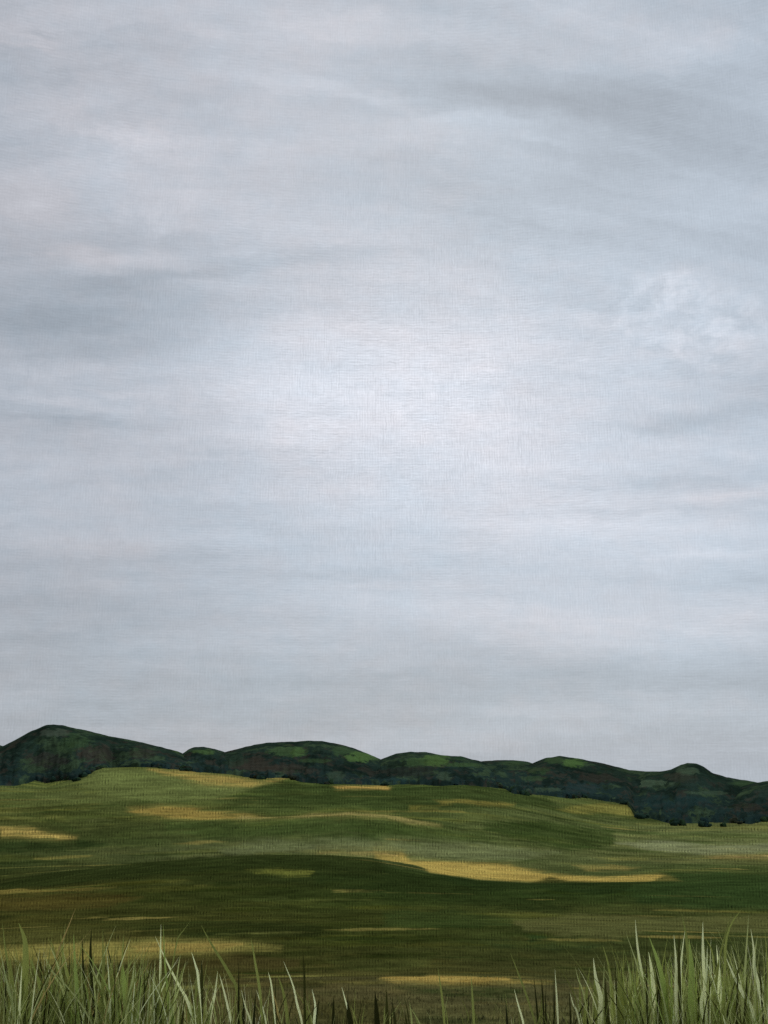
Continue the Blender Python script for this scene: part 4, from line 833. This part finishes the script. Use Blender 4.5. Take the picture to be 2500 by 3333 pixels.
for (ca, ce, ra, re, am, wa, tl) in [
 (9.39, 32.86, 10.63, 1.22, -0.05, -0.3, -9),
 (1.9, 32.66, 7.31, 0.29, 0.045, 0, -12),
 (-6.21, 33.96, 5.54, 0.22, 0.035, 0, -2),
 (8.53, 31.28, 3.1, 0.2, 0.03, 0, -16),
 (-10.28, 24.54, 7.53, 0.44, -0.055, -0.2, 9),
 (-2.86, 26.01, 6.65, 0.24, -0.045, -0.2, 0),
 (-12.82, 25.03, 4.43, 0.22, 0.04, 0.1, 8),
 (15.96, 16.37, 5.54, 0.44, -0.03, -0.2, 6),
 (-14.61, 21.91, 6.2, 1.33, -0.06, -0.3, 6),
 (9.79, 11.63, 5.76, 0.49, 0.04, 0.1, -3),
 (6.54, 7.42, 7.75, 0.62, 0.035, 0.1, -4),
 (-3.16, 9.25, 8.86, 0.29, -0.035, 0, -2),
 (-11.22, 28.29, 5.76, 1.11, 0.035, 0.1, -6),
 (4.53, 29.78, 9.3, 0.89, -0.03, -0.2, -6),
 (15.92, 26.72, 5.76, 0.66, 0.03, -0.2, -8)]:      # long slanting bars of cloud
    n = nt.nodes.new('ShaderNodeMapping'); n.vector_type = 'TEXTURE'
    n.inputs['Location'].default_value = (ca, ce, 0); n.inputs['Rotation'].default_value = (0, 0, math.radians(tl))
    n.inputs['Scale'].default_value = (ra, re, 1); nt.links.new(pos2, n.inputs['Vector'])
    q = n.outputs[0]
    dd = X(vmath('DOT_PRODUCT', q, q).outputs['Value'])
    n = nt.nodes.new('ShaderNodeMath'); n.operation = 'POWER'; n.inputs[0].default_value = math.exp(-1)
    nt.links.new(dd.v, n.inputs[1]); g = X(n.outputs[0])
    L = madd(g, am, L)
    if wa: Wm = madd(g, wa, Wm)
broad = wn(az * .05, el * .16, 2, .5, 9.9)
low = ((el - 4) * (-1 / 7.0)).exp().fn('MINIMUM', 1.5)
warpth = wn(az * 9.5, el * 1.9, 1, .7, 2.2)        # thin vertical canvas threads
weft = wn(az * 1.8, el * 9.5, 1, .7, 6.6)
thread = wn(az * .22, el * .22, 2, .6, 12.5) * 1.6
side = (thread + .5).fn('MAXIMUM', .1).fn('MINIMUM', .9)     # where warp or weft of the canvas shows more
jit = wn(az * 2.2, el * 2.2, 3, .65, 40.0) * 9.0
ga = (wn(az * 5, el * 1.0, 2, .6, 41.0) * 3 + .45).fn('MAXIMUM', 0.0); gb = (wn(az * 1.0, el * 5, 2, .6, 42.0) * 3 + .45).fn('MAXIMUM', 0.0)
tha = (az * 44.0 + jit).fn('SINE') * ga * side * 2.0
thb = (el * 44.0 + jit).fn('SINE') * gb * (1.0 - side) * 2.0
veil = (tha + thb) * (.028 + glow * .065) + (warpth * side + weft * (1.0 - side)) * (.14 + glow * .30) + wn(az * 9, el * 9, 1, .5) * .08 + ((wn(az * 7, el * 2.6, 2, .7, 50.0) - .19).fn('MAXIMUM', 0.0) + (wn(az * 2.6, el * 7, 2, .7, 51.0) - .20).fn('MAXIMUM', 0.0)) * (.35 + glow * .5)  # canvas weave, its glints painted into the sky brightness, strongest in the glare
fluff = (wn((az + warp2 * 1.2) * .7, (el + warp2 * .8) * .9, 6, .62, 33.0) * 4.2 + .5).fn('MAXIMUM', 0.0).fn('MINIMUM', 1.4)
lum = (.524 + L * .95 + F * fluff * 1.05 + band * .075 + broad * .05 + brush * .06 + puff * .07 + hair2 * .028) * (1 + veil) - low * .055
lum = lum - (az * -1.0 - 6.0).fn('MAXIMUM', 0.0).fn('MULTIPLY', .0032)
warm = Wm * .55 + wn(az * .12, el * .22, 3, .6, 7.7) * 1.5 + wn(az * .6, el * .9, 4, .65, 4.9) * .7 + brush * .3
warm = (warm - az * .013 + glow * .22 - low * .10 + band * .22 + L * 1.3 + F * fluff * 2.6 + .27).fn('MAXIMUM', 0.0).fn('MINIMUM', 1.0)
def mixrgb(f, a, b, typ='MIX'):
    n = nt.nodes.new('ShaderNodeMix'); n.data_type = 'RGBA'; n.blend_type = typ
    for idx, q in ((0, f), (6, a), (7, b)):
        if isinstance(q, X): nt.links.new(q.v, n.inputs[idx])
        elif isinstance(q, (int, float)): n.inputs[idx].default_value = q
        elif isinstance(q, tuple): n.inputs[idx].default_value = (*q, 1)
        else: nt.links.new(q, n.inputs[idx])
    return n.outputs[2]
tint = mixrgb(warm, (.875, 1.004, 1.155), (.975, .994, 1.085))
sc = nt.nodes.new('ShaderNodeVectorMath'); sc.operation = 'SCALE'
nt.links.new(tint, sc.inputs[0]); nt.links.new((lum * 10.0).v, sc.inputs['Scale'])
sky = nt.nodes.new('ShaderNodeTexSky'); sky.sky_type = 'NISHITA'; sky.sun_disc = False
sky.sun_elevation = SUN_EL; sky.sun_rotation = SUN_AZ
final = mixrgb(.96, sky.outputs[0], sc.outputs[0])
bg = nt.nodes.new('ShaderNodeBackground'); bg.inputs['Strength'].default_value = .1
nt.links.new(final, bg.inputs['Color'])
wo = nt.nodes.new('ShaderNodeOutputWorld'); nt.links.new(bg.outputs[0], wo.inputs[0])

sun = bpy.data.lights.new('Sun', 'SUN'); sun.energy = 1.0; sun.angle = math.radians(14); sun.color = (1, .95, .86)
so = bpy.data.objects.new('Sun', sun); C.objects.link(so)
dirv = Vector((math.sin(SUN_AZ) * math.cos(SUN_EL), math.cos(SUN_AZ) * math.cos(SUN_EL), math.sin(SUN_EL)))
so.rotation_euler = dirv.to_track_quat('Z', 'Y').to_euler()

# ---------------------------------------------------------------- camera
cam = bpy.data.cameras.new('Camera'); co = bpy.data.objects.new('Camera', cam); C.objects.link(co)
cam.sensor_fit = 'VERTICAL'; cam.sensor_height = 24; cam.lens = 12 / math.tan(VFOV / 2)
cam.clip_start = .05; cam.clip_end = 20000
co.location = (0, 0, 0); co.rotation_euler = (math.pi / 2 + PITCH, 0, 0)
S = bpy.context.scene
S.camera = co
S.view_settings.view_transform = 'Standard'; S.view_settings.look = 'None'
S.view_settings.exposure = 0; S.view_settings.gamma = 1
S.cycles.max_bounces = 4; S.cycles.diffuse_bounces = 2; S.cycles.use_denoising = False
S.render.resolution_x = 768; S.render.resolution_y = 1024
